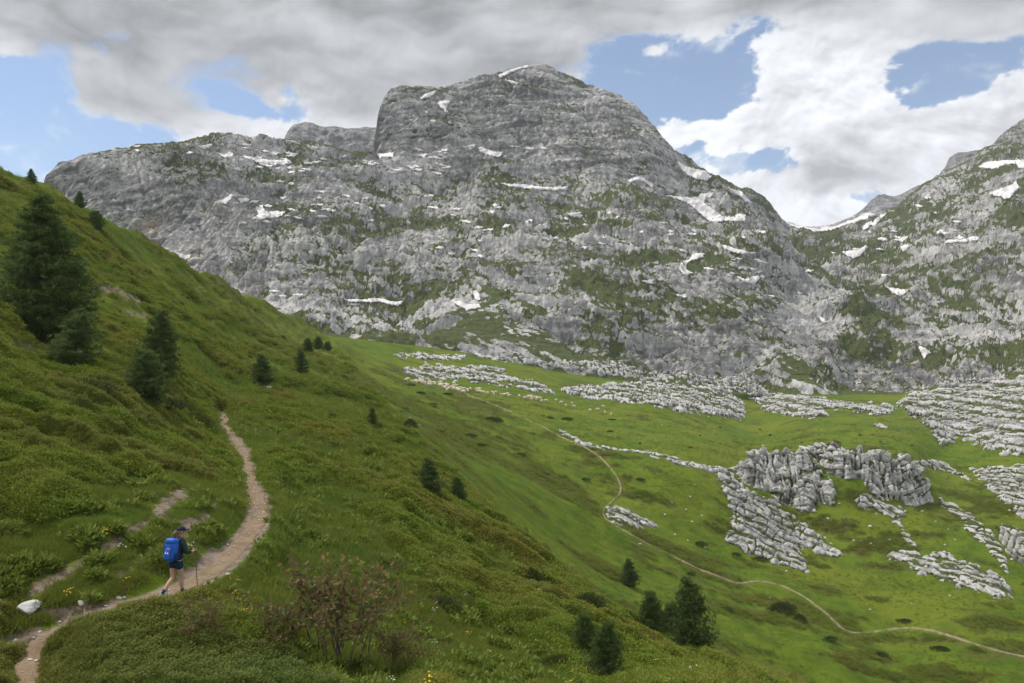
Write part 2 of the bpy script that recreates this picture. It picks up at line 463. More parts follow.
# back of the mountain down to a far plain
NBK = 12
bk = np.array([20, 45, 80, 130, 190, 260, 350, 480, 650, 900, 1500, 2500.0])[:, None]
DQ = DK2[-1:] + bk
ZQ = np.maximum(ZK2[-1:] - bk * 0.42 - 4, np.where(bk > 900, -160.0, -120.0)) + 6 * perlin((UC[None] - U0) / F * DQ / 60, DQ / 60, 0 * DQ, 3)

# --- relief of hill and meadow (vertical only)
def hill_relief(x, y, u, v, d):
    shr = sstep(-0.25, 0.35, fbm(x / 9, y / 9, 0 * x, 3, 120) + blobs(u, v, HS))
    far = sstep(60, 160, d)
    bil = 1 - np.abs(perlin(x / 1.3, y / 1.3, 0 * x, 130)) * 1.8
    bil2 = 1 - np.abs(perlin(x / 3.4, y / 3.4, 0 * x, 131)) * 1.8
    r = 0.20 * bil * shr + 0.62 * bil2 * shr * (1 + 0.6 * far) + 0.35 * fbm(x / 8, y / 8, 0 * x, 3, 132) + 0.05 * perlin(x / 0.5, y / 0.5, 0 * x, 133)
    r = r + far * (1.1 * fbm(x / 14, y / 14, 0 * x, 3, 134) + 0.35 * perlin(x / 3.5, y / 9, 0 * x, 135))
    return r, shr
HS = [(60,260,90,30,.25),(150,300,60,20,.3),(250,350,50,20,.3),(90,450,130,60,.7),(60,400,90,30,.6),(110,400,80,12,.6),(60,530,70,26,.5),(560,620,130,60,.6),(450,540,80,50,.5),(400,500,60,40,.4),(640,650,90,40,.6),(160,650,130,30,.6),(330,560,60,60,-.8),(300,520,50,30,-.7),(230,580,50,20,-.6),(200,500,30,30,-.4),(380,640,60,40,-.3),(430,430,70,30,-.2)]
XH = (UC[None] - U0) / F * DH
UGH = UC[None] + 0 * VH
rH, shrubH = hill_relief(XH, DH, UGH, VH, DH)
XM = (UC[None] - U0) / F * DM
UGM = UC[None] + 0 * VM
rM = (1.1 * fbm(XM / 34, DM / 34, 0 * XM, 3, 140) + 0.42 * fbm(XM / 9, DM / 7, 0 * XM, 3, 141) + 0.20 * fbm(XM / 2.0, DM / 2.0, 0 * XM, 3, 142))
rM = rM * np.minimum(1, sstep(0, 0.04, tm) * 1.0 + 0.15) * sstep(1.0, 0.97, tm)
# near trail
TRAIL = [(22,720),(28,690),(32,665),(38,648),(54,631),(72,625),(90,619),(108,613),(126,606),(145,600),(162,594),(178,589),(195,581),(210,572),(228,559),(239,544),(248,535),(256,526),(260,514),(258,500),(253,485),(248,470),(246,458),(240,445),(230,435),(225,427),(226,417),(219,408)]
def hill_base(u, v):
    return np.exp(tpsH(np.asarray(u, float) / 100, np.asarray(v, float) / 100))
def smooth_curve(p, n):
    p = np.array(p, float)
    t = np.concatenate([[0], np.cumsum(np.hypot(*np.diff(p[:, :2], axis=0).T))])
    q = np.linspace(0, t[-1], n)
    o = np.stack([np.interp(q, t, p[:, k]) for k in range(p.shape[1])], 1)
    s = max(1.0, n / len(p) * 0.3)
    return np.stack([gsmooth(np.pad(o[:, k], 0), s) for k in range(o.shape[1])], 1)
tc = smooth_curve(TRAIL, 400)
td = hill_base(tc[:, 0], tc[:, 1])
tx = (tc[:, 0] - U0) / F * td; tz = gsmooth(-(tc[:, 1] - V0) / F * td, 14)
seg = np.hypot(np.diff(tx), np.diff(td)); tl = np.concatenate([[0], np.cumsum(seg)])
q = np.arange(0, tl[-1], 0.12)
TX, TY, TZ = (np.interp(q, tl, a) for a in (tx, td, tz))
TW = np.interp(TY, [15, 19, 24, 30, 45, 75], [0.42, 0.42, 0.38, 0.36, 0.36, 0.30])
pd = np.full(DH.shape, 99.0); pz = np.zeros(DH.shape)
near = np.where((DH < 82) & (XH < 2) & (XH > -30))
qx, qy = XH[near], DH[near]
bd = np.full(len(qx), 1e9); bi = np.zeros(len(qx), int)
for i in range(0, len(TX), 1):
    d2 = (qx - TX[i]) ** 2 + (qy - TY[i]) ** 2
    m = d2 < bd; bd[m] = d2[m]; bi[m] = i
pd[near] = np.sqrt(bd); pz[near] = TZ[bi]
wp = sstep(1.2, 0.40, pd)
ZH2 = (ZH + rH * sstep(0.35, 1.6, pd)) * (1 - wp) + (pz - 0.03) * wp
ZH2[-3:] = ZH[-3:] + rH[-3:]
ZM2 = ZM + rM
# stitch
DALL = np.concatenate([DN, DH, DB, DM, DK2, DQ]); 
ZB = ZB + np.linspace(0, 1, NB)[:, None] * rM[:1] + np.linspace(1, 0, NB)[:, None] * rH[-1:]
ZN = ZN + tn * (ZH2[:1] - ZH[:1])
ZALL = np.concatenate([ZN, ZH2, ZB, ZM2, ZK2, ZQ])
XALL = (UC[None] - U0) / F * DALL
r_h0, r_h1 = NN, NN + NH
r_m0, r_m1 = r_h1 + NB, r_h1 + NB + NM
r_k0, r_k1 = r_m1, r_m1 + NK - 1

# depth seen from the camera, per column and pixel row
VP = V0 - F * ZALL / DALL
CM = np.minimum.accumulate(VP, axis=0)
VR = np.arange(20.0, 760.0, 0.5)
DV = np.full((len(VR), NC), np.nan)
GROW = np.zeros((len(VR), NC))
rows = np.arange(len(DALL), dtype=float)
for j in range(NC):
    c = -CM[:, j]
    k = np.concatenate([[True], np.diff(c) > 1e-6])
    # the first row of each step up carries the hit; keep the row just before as well where rows were hidden
    idx = np.where(k)[0]
    rr = np.interp(-VR, c[idx], rows[idx], right=np.nan)
    lo = np.floor(np.nan_to_num(rr)).astype(int); hi = np.minimum(lo + 1, len(rows) - 1); fr = rr - lo
    DV[:, j] = DALL[lo, j] * (1 - fr) + DALL[hi, j] * fr
    GROW[:, j] = rr
def col_of(u): return np.interp(u, UC, np.arange(NC))
def pick_d(u, v):
    """depth of the visible terrain at pixels (arrays)"""
    u = np.asarray(u, float); v = np.asarray(v, float)
    c = np.clip(col_of(u), 0, NC - 1.001); r = np.clip((v - VR[0]) / 0.5, 0, len(VR) - 1.001)
    c0 = c.astype(int); r0 = r.astype(int); fc = c - c0; fr = r - r0
    return (DV[r0, c0] * (1 - fc) + DV[r0, c0 + 1] * fc) * (1 - fr) + (DV[r0 + 1, c0] * (1 - fc) + DV[r0 + 1, c0 + 1] * fc) * fr
def unproj(u, v, d):
    u = np.asarray(u, float); v = np.asarray(v, float)
    return np.stack([(u - U0) / F * d, d, -(v - V0) / F * d], -1)
def pick(u, v): return unproj(u, v, pick_d(u, v))
def ground(x, y):
    """terrain height under points (arrays), by column and depth"""
    x = np.atleast_1d(np.asarray(x, float)); y = np.atleast_1d(np.asarray(y, float))
    c = np.clip(col_of(U0 + F * x / y), 0, NC - 1.001); c0 = c.astype(int); fc = c - c0
    out = np.empty(len(x))
    z01 = np.empty((2, len(x)))
    for s in (0, 1):
        cc = c0 + s
        order = np.argsort(cc, kind='stable'); ccs = cc[order]
        cut = np.flatnonzero(np.diff(ccs)) + 1
        for grp in np.split(order, cut):
            j = cc[grp[0]]
            z01[s, grp] = np.interp(y[grp], DALL[:r_k0 + 60, j], ZALL[:r_k0 + 60, j])
    return z01[0] * (1 - fc) + z01[1] * fc
# ------------------------------------------------------------------ materials
def limestone(name, scale=1.0, grass_break=0.25, light=1.0):
    """grey karst limestone with turf where the 'grass' attribute says so; scale = metres per fine feature"""
    m, t, b = new_mat(name)
    p = t.pos()
    g = t.attr('grass'); tone = t.attr('tone'); stain = t.attr('stain')
    n1 = t.noise(p, 0.22 / scale, 5, 0.6); n2 = t.noise(p, 0.9 / scale, 4, 0.65)
    nv = t.noise(t.mapping(p, (0.5 / scale, 0.5 / scale, 0.08 / scale)), 1.0, 4, 0.6)
    nh = t.noise(t.mapping(p, (0.05 / scale, 0.05 / scale, 0.7 / scale), (0.12, -0.2, 0)), 1.0, 4, 0.6)
    v = t.add(t.mul(tone, 0.55), t.add(t.mul(t.sub(n1, 0.5), 0.9), t.add(t.mul(t.sub(nv, 0.5), 0.7), t.mul(t.sub(nh, 0.5), 0.6))))
    v = t.step(v, -0.15, 0.8)
    rock = t.mix(v, tuple(c * light for c in (0.125, 0.119, 0.115)), tuple(c * light for c in (0.64, 0.62, 0.585)))
    # dark cracks with their own shape
    ck = t.step(t.noise(t.mapping(p, (0.35 / scale, 0.35 / scale, 0.12 / scale)), 1.0, 6, 0.75, 0.6), 0.60, 0.70)
    rock = t.mix(t.mul(ck, 0.55), rock, (0.085, 0.082, 0.075))
    rock = t.mix(t.mul(stain, 0.6), rock, (0.42, 0.31, 0.21))
    gg = t.step(t.add(g, t.add(t.mul(t.sub(n2, 0.5), grass_break * 3.4), t.mul(t.sub(n1, 0.5), grass_break * 2.6))), 0.36, 0.60)
    gr = t.mix(t.noise(p, 0.03 / scale, 3), (0.044, 0.068, 0.011), (0.080, 0.108, 0.018))
    gr = t.mix(t.step(n2, 0.3, 0.75), gr, (0.080, 0.082, 0.036))
    t.put(b.inputs['Base Color'], t.mix(gg, rock, gr))
    b.inputs['Roughness'].default_value = 0.92
    h = t.add(t.mul(n2, 1.0), t.add(t.mul(nv, 0.8), t.mul(t.voro(p, 0.6 / scale), 0.7)))
    bump(t, b, h, 0.7, 1.1 * scale)
    return m

def turf(name, far):
    m, t, b = new_mat(name)
    p = t.pos()
    sh = t.attr('shrub'); soil = t.attr('soil'); lush = t.attr('lush')
    n0 = t.noise(p, 0.035, 4, 0.6); n1 = t.noise(p, 0.22, 5, 0.62); n2 = t.noise(p, 1.3, 4, 0.65); n3 = t.noise(p, 7.0, 3, 0.7)
    dark = (0.056, 0.096, 0.009); mid = (0.118, 0.165, 0.012); yel = (0.180, 0.190, 0.020)
    c = t.mix(t.step(n1, 0.30, 0.70), dark, mid)
    c = t.mix(t.mul(t.step(n0, 0.42, 0.68), 0.65), c, yel)
    c = t.mix(t.mul(t.step(n2, 0.50, 0.75), 0.45), c, (0.098, 0.095, 0.030))
    c = t.mix(t.mul(lush, 0.6), c, (0.105, 0.180, 0.010))
    bro = t.mix(t.step(n2, 0.35, 0.7), (0.052, 0.070, 0.013), (0.125, 0.115, 0.026))
    bro = t.mix(t.step(n1, 0.40, 0.7), bro, (0.098, 0.112, 0.016))
    c = t.mix(t.mul(t.step(t.add(sh, t.mul(t.sub(n2, 0.5), 0.9)), 0.30, 0.75), 0.9), c, bro)
    c = t.mix(t.mul(t.step(n3, 0.45, 0.8), 0.35), c, (0.03, 0.048, 0.010))
    so = t.mix(t.step(t.noise(p, 3.0, 5, 0.7), 0.3, 0.7), (0.125, 0.092, 0.066), (0.27, 0.215, 0.165))
    sm = t.step(t.add(soil, t.mul(t.sub(t.noise(p, 1.6, 5, 0.7), 0.5), 1.3)), 0.40, 0.60)
    c = t.mix(sm, c, so)
    t.put(b.inputs['Base Color'], c)
    b.inputs['Roughness'].default_value = 0.95; b.inputs['Specular IOR Level'].default_value = 0.1
    h = t.add(t.mul(n2, 0.5), t.add(t.mul(n3, 0.25), t.mul(t.noise(p, 22.0, 2), 0.12)))
    bump(t, b, h, 0.8, 0.5 if far else 0.25)
    return m

M_HILL = turf('hill_turf', False)
M_MEADOW = turf('meadow_turf', True)
M_MOUNT = limestone('mountain_limestone', 3.2, 0.24, 0.86)
M_CRAG = limestone('crag_limestone', 0.7, 0.28, 0.86)
m, t, b = new_mat('old_snow'); M_SNOW = m
p = t.pos(); n = t.noise(p, 0.12, 5, 0.6)
t.put(b.inputs['Base Color'], t.mix(t.step(n, 0.35, 0.75), (0.74, 0.715, 0.70), (0.58, 0.535, 0.505)))
b.inputs['Roughness'].default_value = 0.8
bump(t, b, t.noise(p, 0.5, 4), 0.3, 0.5)
m, t, b = new_mat('trodden_earth'); M_PATH = m
p = t.pos(); n = t.noise(p, 2.2, 6, 0.7); n2 = t.noise(p, 11.0, 4, 0.7); vr = t.voro(p, 9.0)
c = t.mix(t.step(n, 0.3, 0.7), (0.180, 0.124, 0.074), (0.285, 0.208, 0.132))
c = t.mix(t.mul(t.step(n2, 0.5, 0.75), 0.5), c, (0.16, 0.12, 0.085))
c = t.mix(t.step(vr, 0.16, 0.08), c, (0.34, 0.30, 0.25))
t.put(b.inputs['Base Color'], c)
bump(t, b, t.add(n2, t.mul(t.step(vr, 0.3, 0.0), 0.8)), 0.8, 0.06)
b.inputs['Roughness'].default_value = 0.95

m, t, b = new_mat('worn_track'); M_TRACK = m
p = t.pos(); n = t.noise(p, 0.9, 5, 0.7); n2 = t.noise(p, 5.0, 4, 0.7); n0 = t.noise(p, 0.12, 3, 0.5)
c = t.mix(t.step(n2, 0.3, 0.7), (0.20, 0.155, 0.10), (0.33, 0.265, 0.18))
c = t.mix(t.step(t.add(n, t.mul(t.sub(n0, 0.5), 0.8)), 0.44, 0.60), c, (0.115, 0.135, 0.022))
t.put(b.inputs['Base Color'], c); bump(t, b, n2, 0.6, 0.1)
# ------------------------------------------------------------------ emit the setting
def emit(name, r0, r1, mat, attrs, c0=0, c1=NC, step=1):
    X = XALL[r0:r1, c0:c1]; Y = DALL[r0:r1, c0:c1]; Z = ZALL[r0:r1, c0:c1]
    nr, nc = X.shape
    i = np.arange(nr * nc).reshape(nr, nc)
    f = np.stack([i[:-1, :-1].ravel(), i[:-1, 1:].ravel(), i[1:, 1:].ravel(), i[1:, :-1].ravel()], 1)
    at = {k: np.broadcast_to(a, (len(DALL), NC))[r0:r1, c0:c1] if np.ndim(a) == 0 else a[:, c0:c1] for k, a in attrs.items()}
    o = mobj(name, mesh_np(name, np.stack([X, Y, Z], -1).reshape(-1, 3), f, mat, at))
    return tag(o, kind='structure')

uu = UC[None] + 0 * VH
def strip(pts, w, k): return k * np.exp(-(np.clip(-poly_sd(uu, VH, pts, False), 0, None) / w) ** 2)
soilH = np.maximum.reduce([strip([(30,590),(62,572),(92,556),(120,540),(150,520),(182,494)], 11, .56), strip([(84,562),(104,548),(118,545)], 12, .58), strip([(120,575),(150,553),(168,545)], 9, .48), strip([(186,530),(205,520),(215,505)], 10, .5),
    strip([(4,640),(20,640),(40,632)], 7, .9), strip([(20,608),(60,612),(100,606),(140,596)], 6, .5), strip([(95,290),(115,292),(140,304)], 6, .6), strip([(120,312),(150,318)], 6, .5), strip([(10,345),(40,352),(80,352)], 6, .55), strip([(215,415),(205,450),(200,480)], 5, .35), strip([(180,575),(200,560),(215,545)], 5, .5)])
fr_ = fbm(XH / 1.5, DH / 1.5, 0 * XH, 4, 160, 0.6)
soilH = soilH * 1.0 + 0.8 * blobs(uu, VH, [(110,548,80,34,.62),(190,520,26,26,.5),(60,600,60,16,.5),(110,300,34,14,.5),(30,350,50,10,.5)]) * sstep(-0.05, 0.55, fr_)
soilH = np.maximum(soilH, 0.9 * sstep(0.62, 0.30, pd) * (DH < 82))
bank = 0.22 * sstep(1.2, 0.5, pd)
soilH = np.clip(soilH + bank, 0, 1)
lushH = np.clip(blobs(uu, VH, [(320,550,70,60,.9),(280,600,60,40,.7),(400,650,70,50,.6),(330,450,50,40,.4),(240,480,20,30,.4)]), 0, 1)
# hill object: foot rows + hill + bridge
z0 = np.zeros((NN, NC)); zb_ = np.ones((NB + 1, NC))
emit('hillside', 0, r_m0 + 1, M_HILL, {
    'shrub': np.concatenate([z0 + 0.6, shrubH, zb_ * shrubH[-1:]]),
    'soil': np.concatenate([z0, soilH, zb_ * soilH[-1:] * 0]),
    'lush': np.concatenate([z0, lushH, zb_ * lushH[-1:]]) * 0.25})
um = UC[None] + 0 * VM
shM = sstep(0.15, 0.85, 1.0 * fbm(XM / 16, DM / 8, 0 * XM, 4, 150) + 0.10 + blobs(um, VM, [(440,400,60,14,.55),(500,440,60,30,.45),(450,440,40,30,.4),(380,380,40,14,.4),(560,480,50,30,.3),(620,540,40,20,.3),(760,555,80,14,.45),(660,560,60,12,.25),(930,520,40,30,.3),(880,640,100,12,.2),(980,510,40,30,.35),(700,640,60,30,.2),(400,440,40,30,.5),(350,380,40,12,.3),(900,480,16,10,.5),(800,600,30,10,.4)])) 
edgeM = np.exp(-(tm / 0.16) ** 1.5) * sstep(600, 500, um) * sstep(300, 345, um)
shM = np.clip(shM + edgeM * (0.55 + 0.7 * fbm(XM / 7, DM / 7, 0 * XM, 3, 151)), 0, 1)
luM = np.clip(0.25 + blobs(um, VM, [(780,520,80,40,.5),(660,480,50,20,.3),(900,450,80,20,.35),(420,360,60,20,.3)]), 0, 1)
emit('meadow', r_m0, r_m1 + 1, M_MEADOW, {k: np.concatenate([a, a[-1:]]) for k, a in
     {'shrub': shM, 'soil': 0 * shM, 'lush': luM}.items()})
ks = slice(0, NK - 1)
def q_ext(a): return np.concatenate([a, np.repeat(a[-1:], NBK, 0)])
ATK = {'grass': q_ext(gK), 'tone': q_ext(toneK), 'stain': q_ext(stainK)}
emit('mountain', r_k0, len(DALL), M_MOUNT, ATK)

# far peaks behind the skyline
def far_peak(pts, d, name, u_pad=30, base=60, seed=1):
    p = np.array(pts, float)
    u = np.arange(p[0, 0] - u_pad, p[-1, 0] + u_pad, 0.8)
    v = np.interp(u, p[:, 0], p[:, 1])
    v = v + np.clip(p[0, 0] - u, 0, None) * 0.6 + np.clip(u - p[-1, 0], 0, None) * 0.6
    zt = -(v - V0) / F * d
    n = 90
    k = np.linspace(-1, 1, 2 * n + 1)[:, None]
    D = d + k * base * d / F * 1.1
    Z = zt[None] - np.abs(k) * base * d / F * 1.15
    X = (u[None] - U0) / F * d + 0 * D
    s = d / 1200.0
    o = 7 * s * ridged(X / 60 / s, D / 60 / s, Z / 60 / s, 4, 200 + seed) + 3 * s * fbm(X / 14 / s, D / 14 / s, Z / 30 / s, 4, 210 + seed)
    o = o * (0.35 + 0.65 * sstep(0, 0.15, np.abs(k)))
    D = D - o * np.sign(-k + 1e-6) * 0.8 * -1 * -1; Z = Z + o * 0.5
    nr, nc = X.shape
    i = np.arange(nr * nc).reshape(nr, nc)
    f = np.stack([i[:-1, :-1].ravel(), i[:-1, 1:].ravel(), i[1:, 1:].ravel(), i[1:, :-1].ravel()], 1)
    at = {'grass': 0 * X + 0.05, 'tone': 0 * X + 0.25, 'stain': 0 * X}
    return tag(mobj(name, mesh_np(name, np.stack([X, D, Z], -1).reshape(-1, 3), f, M_MOUNT, at)), kind='structure')
far_peak([(262,160),(282,144),(288,132),(295,126),(305,122),(312,122.5),(322,126),(335,127),(350,129),(365,128),(378,129),(400,140)], 1500, 'far_mountain', 30, 50, 1)
far_peak([(845,222),(858,213),(866,206),(871,200),(878,195),(884,194),(892,197),(900,196),(908,191),(918,186)], 2300, 'far_mountain', 20, 40, 2)
far_peak([(936,180),(946,167),(950,158),(957,154),(970,153),(985,150),(1000,146),(1012,140)], 1750, 'far_mountain', 20, 40, 3)
far_peak([(985,158),(998,144),(1003,136),(1012,128),(1024,121),(1050,108),(1100,92)], 1500, 'far_mountain', 10, 40, 4)
# ------------------------------------------------------------------ limestone outcrops standing in the meadow
def spk_(x, y, z): return fbm(x / 1.4, y / 1.4, z / 0.8, 3, 440, 0.7)
def outcrop(name, label, poly, amp, style='slab', pad=5.0, step=0.55, edge=5.0, group='limestone outcrops in the meadow', grass=0.0, crag=None, wav=1.0, jag=4.0):
    p = np.array(poly, float)
    if not crag: amp = amp * 0.8
    us = np.arange(p[:, 0].min() - pad, p[:, 0].max() + pad, step); vs_ = np.arange(p[:, 1].min() - pad, p[:, 1].max() + pad, step)
    u, v = np.meshgrid(us, vs_)
    d = pick_d(u, v)
    if crag:                                   # a standing face: near vertical from its foot, top set back a little
        sd0 = poly_sd(u, v, poly)
        ins = sd0 > -1.0
        vb_c = np.array([vs_[c].max() if c.any() else np.nan for c in ins.T])
        okc = ~np.isnan(vb_c); vb_c = np.interp(us, us[okc], vb_c[okc]); vb_c = gsmooth(vb_c, 8)
        db_c = gsmooth(pick_d(us, np.minimum(vb_c, vs_.max())), 10)
        hgt = np.clip(vb_c[None] - v, -6, None) / F * db_c[None]
        d = db_c[None] + crag * hgt + 0.10 * np.clip(hgt, 0, None) ** 1.5
    P = unproj(u, v, d)
    sm = P.copy()
    for k in range(3):
        q = np.pad(P[..., k], 4, mode='edge')
        q = sum(np.roll(np.roll(q, i, 0), j, 1) for i in (-3, 0, 3) for j in (-3, 0, 3)) / 9
        sm[..., k] = q[4:-4, 4:-4]
    n = grid_normals(sm[..., 0], sm[..., 1], sm[..., 2])
    n = np.where((n * P).sum(-1)[..., None] > 0, -n, n)
    n = n + np.array([0, 0, 0.35]); n /= np.linalg.norm(n, axis=-1)[..., None]
    x, y, z = (P[..., k] / wav for k in range(3))
    warp = 1.2 * perlin(x / 5, y / 5, z / 5, 400)
    sdp = poly_sd(u, v, poly)
    if crag:                                   # the foot runs on into the ground
        cen = np.array([np.nanmean(vs_[c]) if c.any() else np.nan for c in ins.T]); cen = np.interp(us, us[okc], cen[okc])
        low = v > cen[None]
        side = np.minimum(u - p[:, 0].min(), p[:, 0].max() - u)
        sdp = np.where(low & (v < vb_c[None] + pad), np.maximum(sdp, np.minimum(side, 8.0)), sdp)
    sd = sdp + jag * fbm(x / 3.2, y / 3.2, z / 3.2, 3, 401)
    m = sstep(-edge * 0.5, edge, sd)
    def crackl(q, k): return np.clip(1 - k * np.abs(q), 0, 1)
    def bed_(w, lam, sh=0.22):
        f_ = (w / lam) % 1.0
        return sstep(0, sh, f_) - f_
    if style == 'slab':      # dipping beds: thin plates running down to the right, cut by joints
        c = x * 0.55 + z * 0.95 + 0.25 * y + 0.5 * warp; al_ = x * 0.85 - z * 0.5 - 0.3 * y
        cw = c + 0.7 * perlin(x / 6, y / 6, z / 6, 407)
        r = (0.85 * bed_(cw, 2.6) + 0.55 * bed_(cw + 0.4 * warp, 1.05) + 0.35 * ridged(c / 3.5, y / 9, al_ / 12, 2, 402) + 0.5 * perlin(c / 5, y / 7, al_ / 9, 405) + 0.14 * fbm(x / 0.8, y / 0.8, z / 0.8, 3, 404, 0.6)
             - 0.85 * crackl(perlin(al_ / 3.2, y / 7, c / 8, 406), 7) - 0.6 * crackl(perlin(c / 1.8, y / 6, al_ / 9, 408), 6))
        m = m * sstep(-0.75, -0.25, fbm(x / 4.5, y / 4.5, z / 4.5, 2, 409) + 0.03 * sd)
    elif style == 'fluted':  # rain-fluted faces: buttresses, runnels and a few level breaks
        xw = x + 0.5 * warp
        r = (0.45 * ridged(xw / 4.2, y / 4.2, z / 40, 2, 410) + 0.9 * perlin(xw / 9, y / 9, z / 14, 414) + 0.16 * fbm(x / 1.0, y / 1.0, z / 1.4, 4, 411, 0.6) + 0.55 * bed_(z + 0.5 * warp, 4.2)
             - 0.62 * crackl(perlin(xw / 2.6, y / 5, z / 30, 413), 5) - 0.35 * crackl(perlin(xw / 1.2, y / 3, z / 16, 415), 4) - 0.5 * crackl(perlin(x / 8, y / 8, z / 2.4, 416), 8) + 0.25)
    else:                    # pavement: level ledges
        w = z + 0.12 * x + warp * 0.5
        r = (1.1 * bed_(w, 2.4) + 0.5 * bed_(w + 0.3 * warp, 0.9) + 0.22 * fbm(x / 2.5, y / 2.5, w / 0.7, 3, 420, 0.6) + 0.6 * perlin(x / 9, y / 9, w / 1.4, 422)
             - 0.8 * crackl(perlin(x / 4, y / 4, z / 4, 421), 7) - 0.5 * crackl(perlin((x + y) / 2.2, y / 6, z / 4, 423), 5) + 0.3)
        m = m * sstep(-0.75, -0.25, fbm(x / 6, y / 6, z / 6, 2, 424) + 0.03 * sd)
    off = amp * (m * (0.55 + 0.75 * r) - 0.32) - (1 - m) * amp * 0.5
    Q = P + n * off[..., None]
    if crag:
        Q[..., 1] += np.clip(-sd / 3.0, 0, 4) * 0.8     # the rim rolls back
    keep_v = off > -0.30 * amp if not crag else (sd > -pad * 0.6)
    nr, nc = u.shape
    i = np.arange(nr * nc).reshape(nr, nc)
    kq = keep_v[:-1, :-1] & keep_v[:-1, 1:] & keep_v[1:, :-1] & keep_v[1:, 1:]
    f = np.stack([i[:-1, :-1][kq], i[1:, :-1][kq], i[1:, 1:][kq], i[:-1, 1:][kq]], 1)
    V = Q.reshape(-1, 3)
    nn = grid_normals(Q[..., 0], Q[..., 1], Q[..., 2])
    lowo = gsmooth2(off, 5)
    g = np.abs(nn[..., 2]) * 0.7 - 0.16 + 0.50 * fbm(x / 3, y / 3, z / 2, 3, 430) - 1.3 * (off - lowo) / amp - 0.25 * (off / amp - 0.2) + grass
    if style == 'fluted': tone_x = 0.45 * ridged((x + 0.4 * warp) / 1.5, (y + 0.4 * warp) / 1.5, z / 16, 2, 413) - 0.15
    else: tone_x = 0.30 * spk_(x, y, z)
    g = sstep(0.0, 0.55, g)
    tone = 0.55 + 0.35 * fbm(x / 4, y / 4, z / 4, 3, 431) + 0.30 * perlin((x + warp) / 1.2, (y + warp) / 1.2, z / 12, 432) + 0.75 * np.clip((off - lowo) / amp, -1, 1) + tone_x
    # close the back: rim vertices pushed away and down
    ed = np.concatenate([f[:, [0, 1]], f[:, [1, 2]], f[:, [2, 3]], f[:, [3, 0]]])
    key = np.sort(ed, 1); key = key[:, 0].astype(np.int64) * (nr * nc) + key[:, 1]
    uq, ix, ct = np.unique(key, return_index=True, return_counts=True)
    rim = ed[ix[ct == 1]]
    rv = np.unique(rim)
    mp = np.full(nr * nc, -1); mp[rv] = nr * nc + np.arange(len(rv))
    dirh = V[rv][:, :2] / np.linalg.norm(V[rv][:, :2], axis=1)[:, None]
    back = V[rv] + np.column_stack([dirh * (7.0 if crag else 1.5) * max(1, wav), np.full(len(rv), -(5.0 if crag else 1.2) * max(1, wav))])
    V = np.vstack([V, back])
    f2 = np.column_stack([rim[:, 1], rim[:, 0], mp[rim[:, 0]], mp[rim[:, 1]]])
    ext = lambda a: np.concatenate([a.ravel(), a.ravel()[rv]])
    F_ = np.vstack([f, f2])
    used = np.unique(F_); re = np.full(len(V), -1); re[used] = np.arange(len(used))
    me = mesh_np(name, V[used], re[F_], M_CRAG, {'grass': ext(g)[used], 'tone': ext(tone)[used], 'stain': np.zeros(len(used))})
    return tag(mobj(name, me), label, 'rock outcrop', group)

outcrop('limestone_crag', 'fluted grey limestone crag, left half of the twin crags above the grass hollow', [(738,466),(752,455),(764,450),(784,451.5),(800,451),(810,456),(816,466),(823,477),(833,480),(834,497),(826,506),(812,510),(800,507),(786,502),(775,497),(766,487),(750,485),(741,476)], 2.0, 'fluted', crag=0.30, grass=-0.02, jag=6.0, edge=4.0)
outcrop('limestone_crag', 'fluted grey limestone crag with a pointed top, right half of the twin crags', [(800,449),(819,447),(829,442),(834,440),(841,447),(848,450),(863,450),(880,452),(889,455),(900,457),(911,460),(918,466),(922,472),(927,483),(931,498),(922,496),(917,504),(906,502),(896,498),(884,497),(872,490),(862,482),(852,470),(843,479),(834,474),(821,461),(808,453)], 2.0, 'fluted', crag=0.28, grass=-0.02, jag=6.0, edge=4.0)
outcrop('limestone_slab', 'big pale limestone slab striped with ribs, sloping down below the left crag', [(712,468),(722,467),(735,474),(745,488),(766,497),(785,508),(798,518),(814,531),(830,545),(845,557),(834,559),(822,556),(812,553),(800,550),(803,560),(811,574),(800,573),(776,566),(752,557),(734,549),(722,541),(728,528),(730,512),(722,494)], 1.25, 'slab', grass=0.0)
outcrop('limestone_rib', 'narrow broken limestone rib running down the grass below the right crag', [(850,496),(862,494),(876,497),(888,503),(902,507),(904,516),(903,526),(909,534),(917,547),(910,545),(902,536),(894,524),(888,516),(876,513),(862,509)], 0.9, 'slab', grass=0.05, edge=4)
outcrop('limestone_slab', 'ragged limestone slab lying low in the grass at the right, above the bend of the path', [(882,556),(893,552),(906,552),(922,555),(944,552),(958,557),(973,563),(990,569),(1004,576),(1012,588),(1014,599),(998,599),(982,595),(964,590),(944,583),(923,577),(906,569),(894,562)], 1.0, 'slab', grass=0.03)
outcrop('limestone_patch', 'small pale limestone patch at the left tail of the big slab, beside the upper path', [(606,508),(614,506),(626,509),(638,514),(648,519),(660,528),(654,531),(642,529),(628,528),(616,524),(607,519)], 0.8, 'slab', edge=4)
outcrop('stone_row', 'long thin row of grey stones crossing the meadow towards the left crag', [(556,427),(566,432),(580,440),(600,446),(630,449),(656,453),(684,460),(706,466),(728,468),(742,465),(744,473),(724,475),(700,470),(680,466),(654,457),(630,453),(600,450),(578,444),(562,435)], 0.75, 'slab', edge=2.0, jag=2.2, step=0.45)
outcrop('limestone_rib', 'thin grey limestone rib stepping down the right hand bank of the grass hollow', [(938,497),(950,503),(962,511),(974,516),(986,527),(997,539),(1006,556),(1009,574),(1001,570),(994,557),(984,547),(972,536),(960,524),(948,513),(940,505)], 0.9, 'slab', edge=4, grass=0.16)
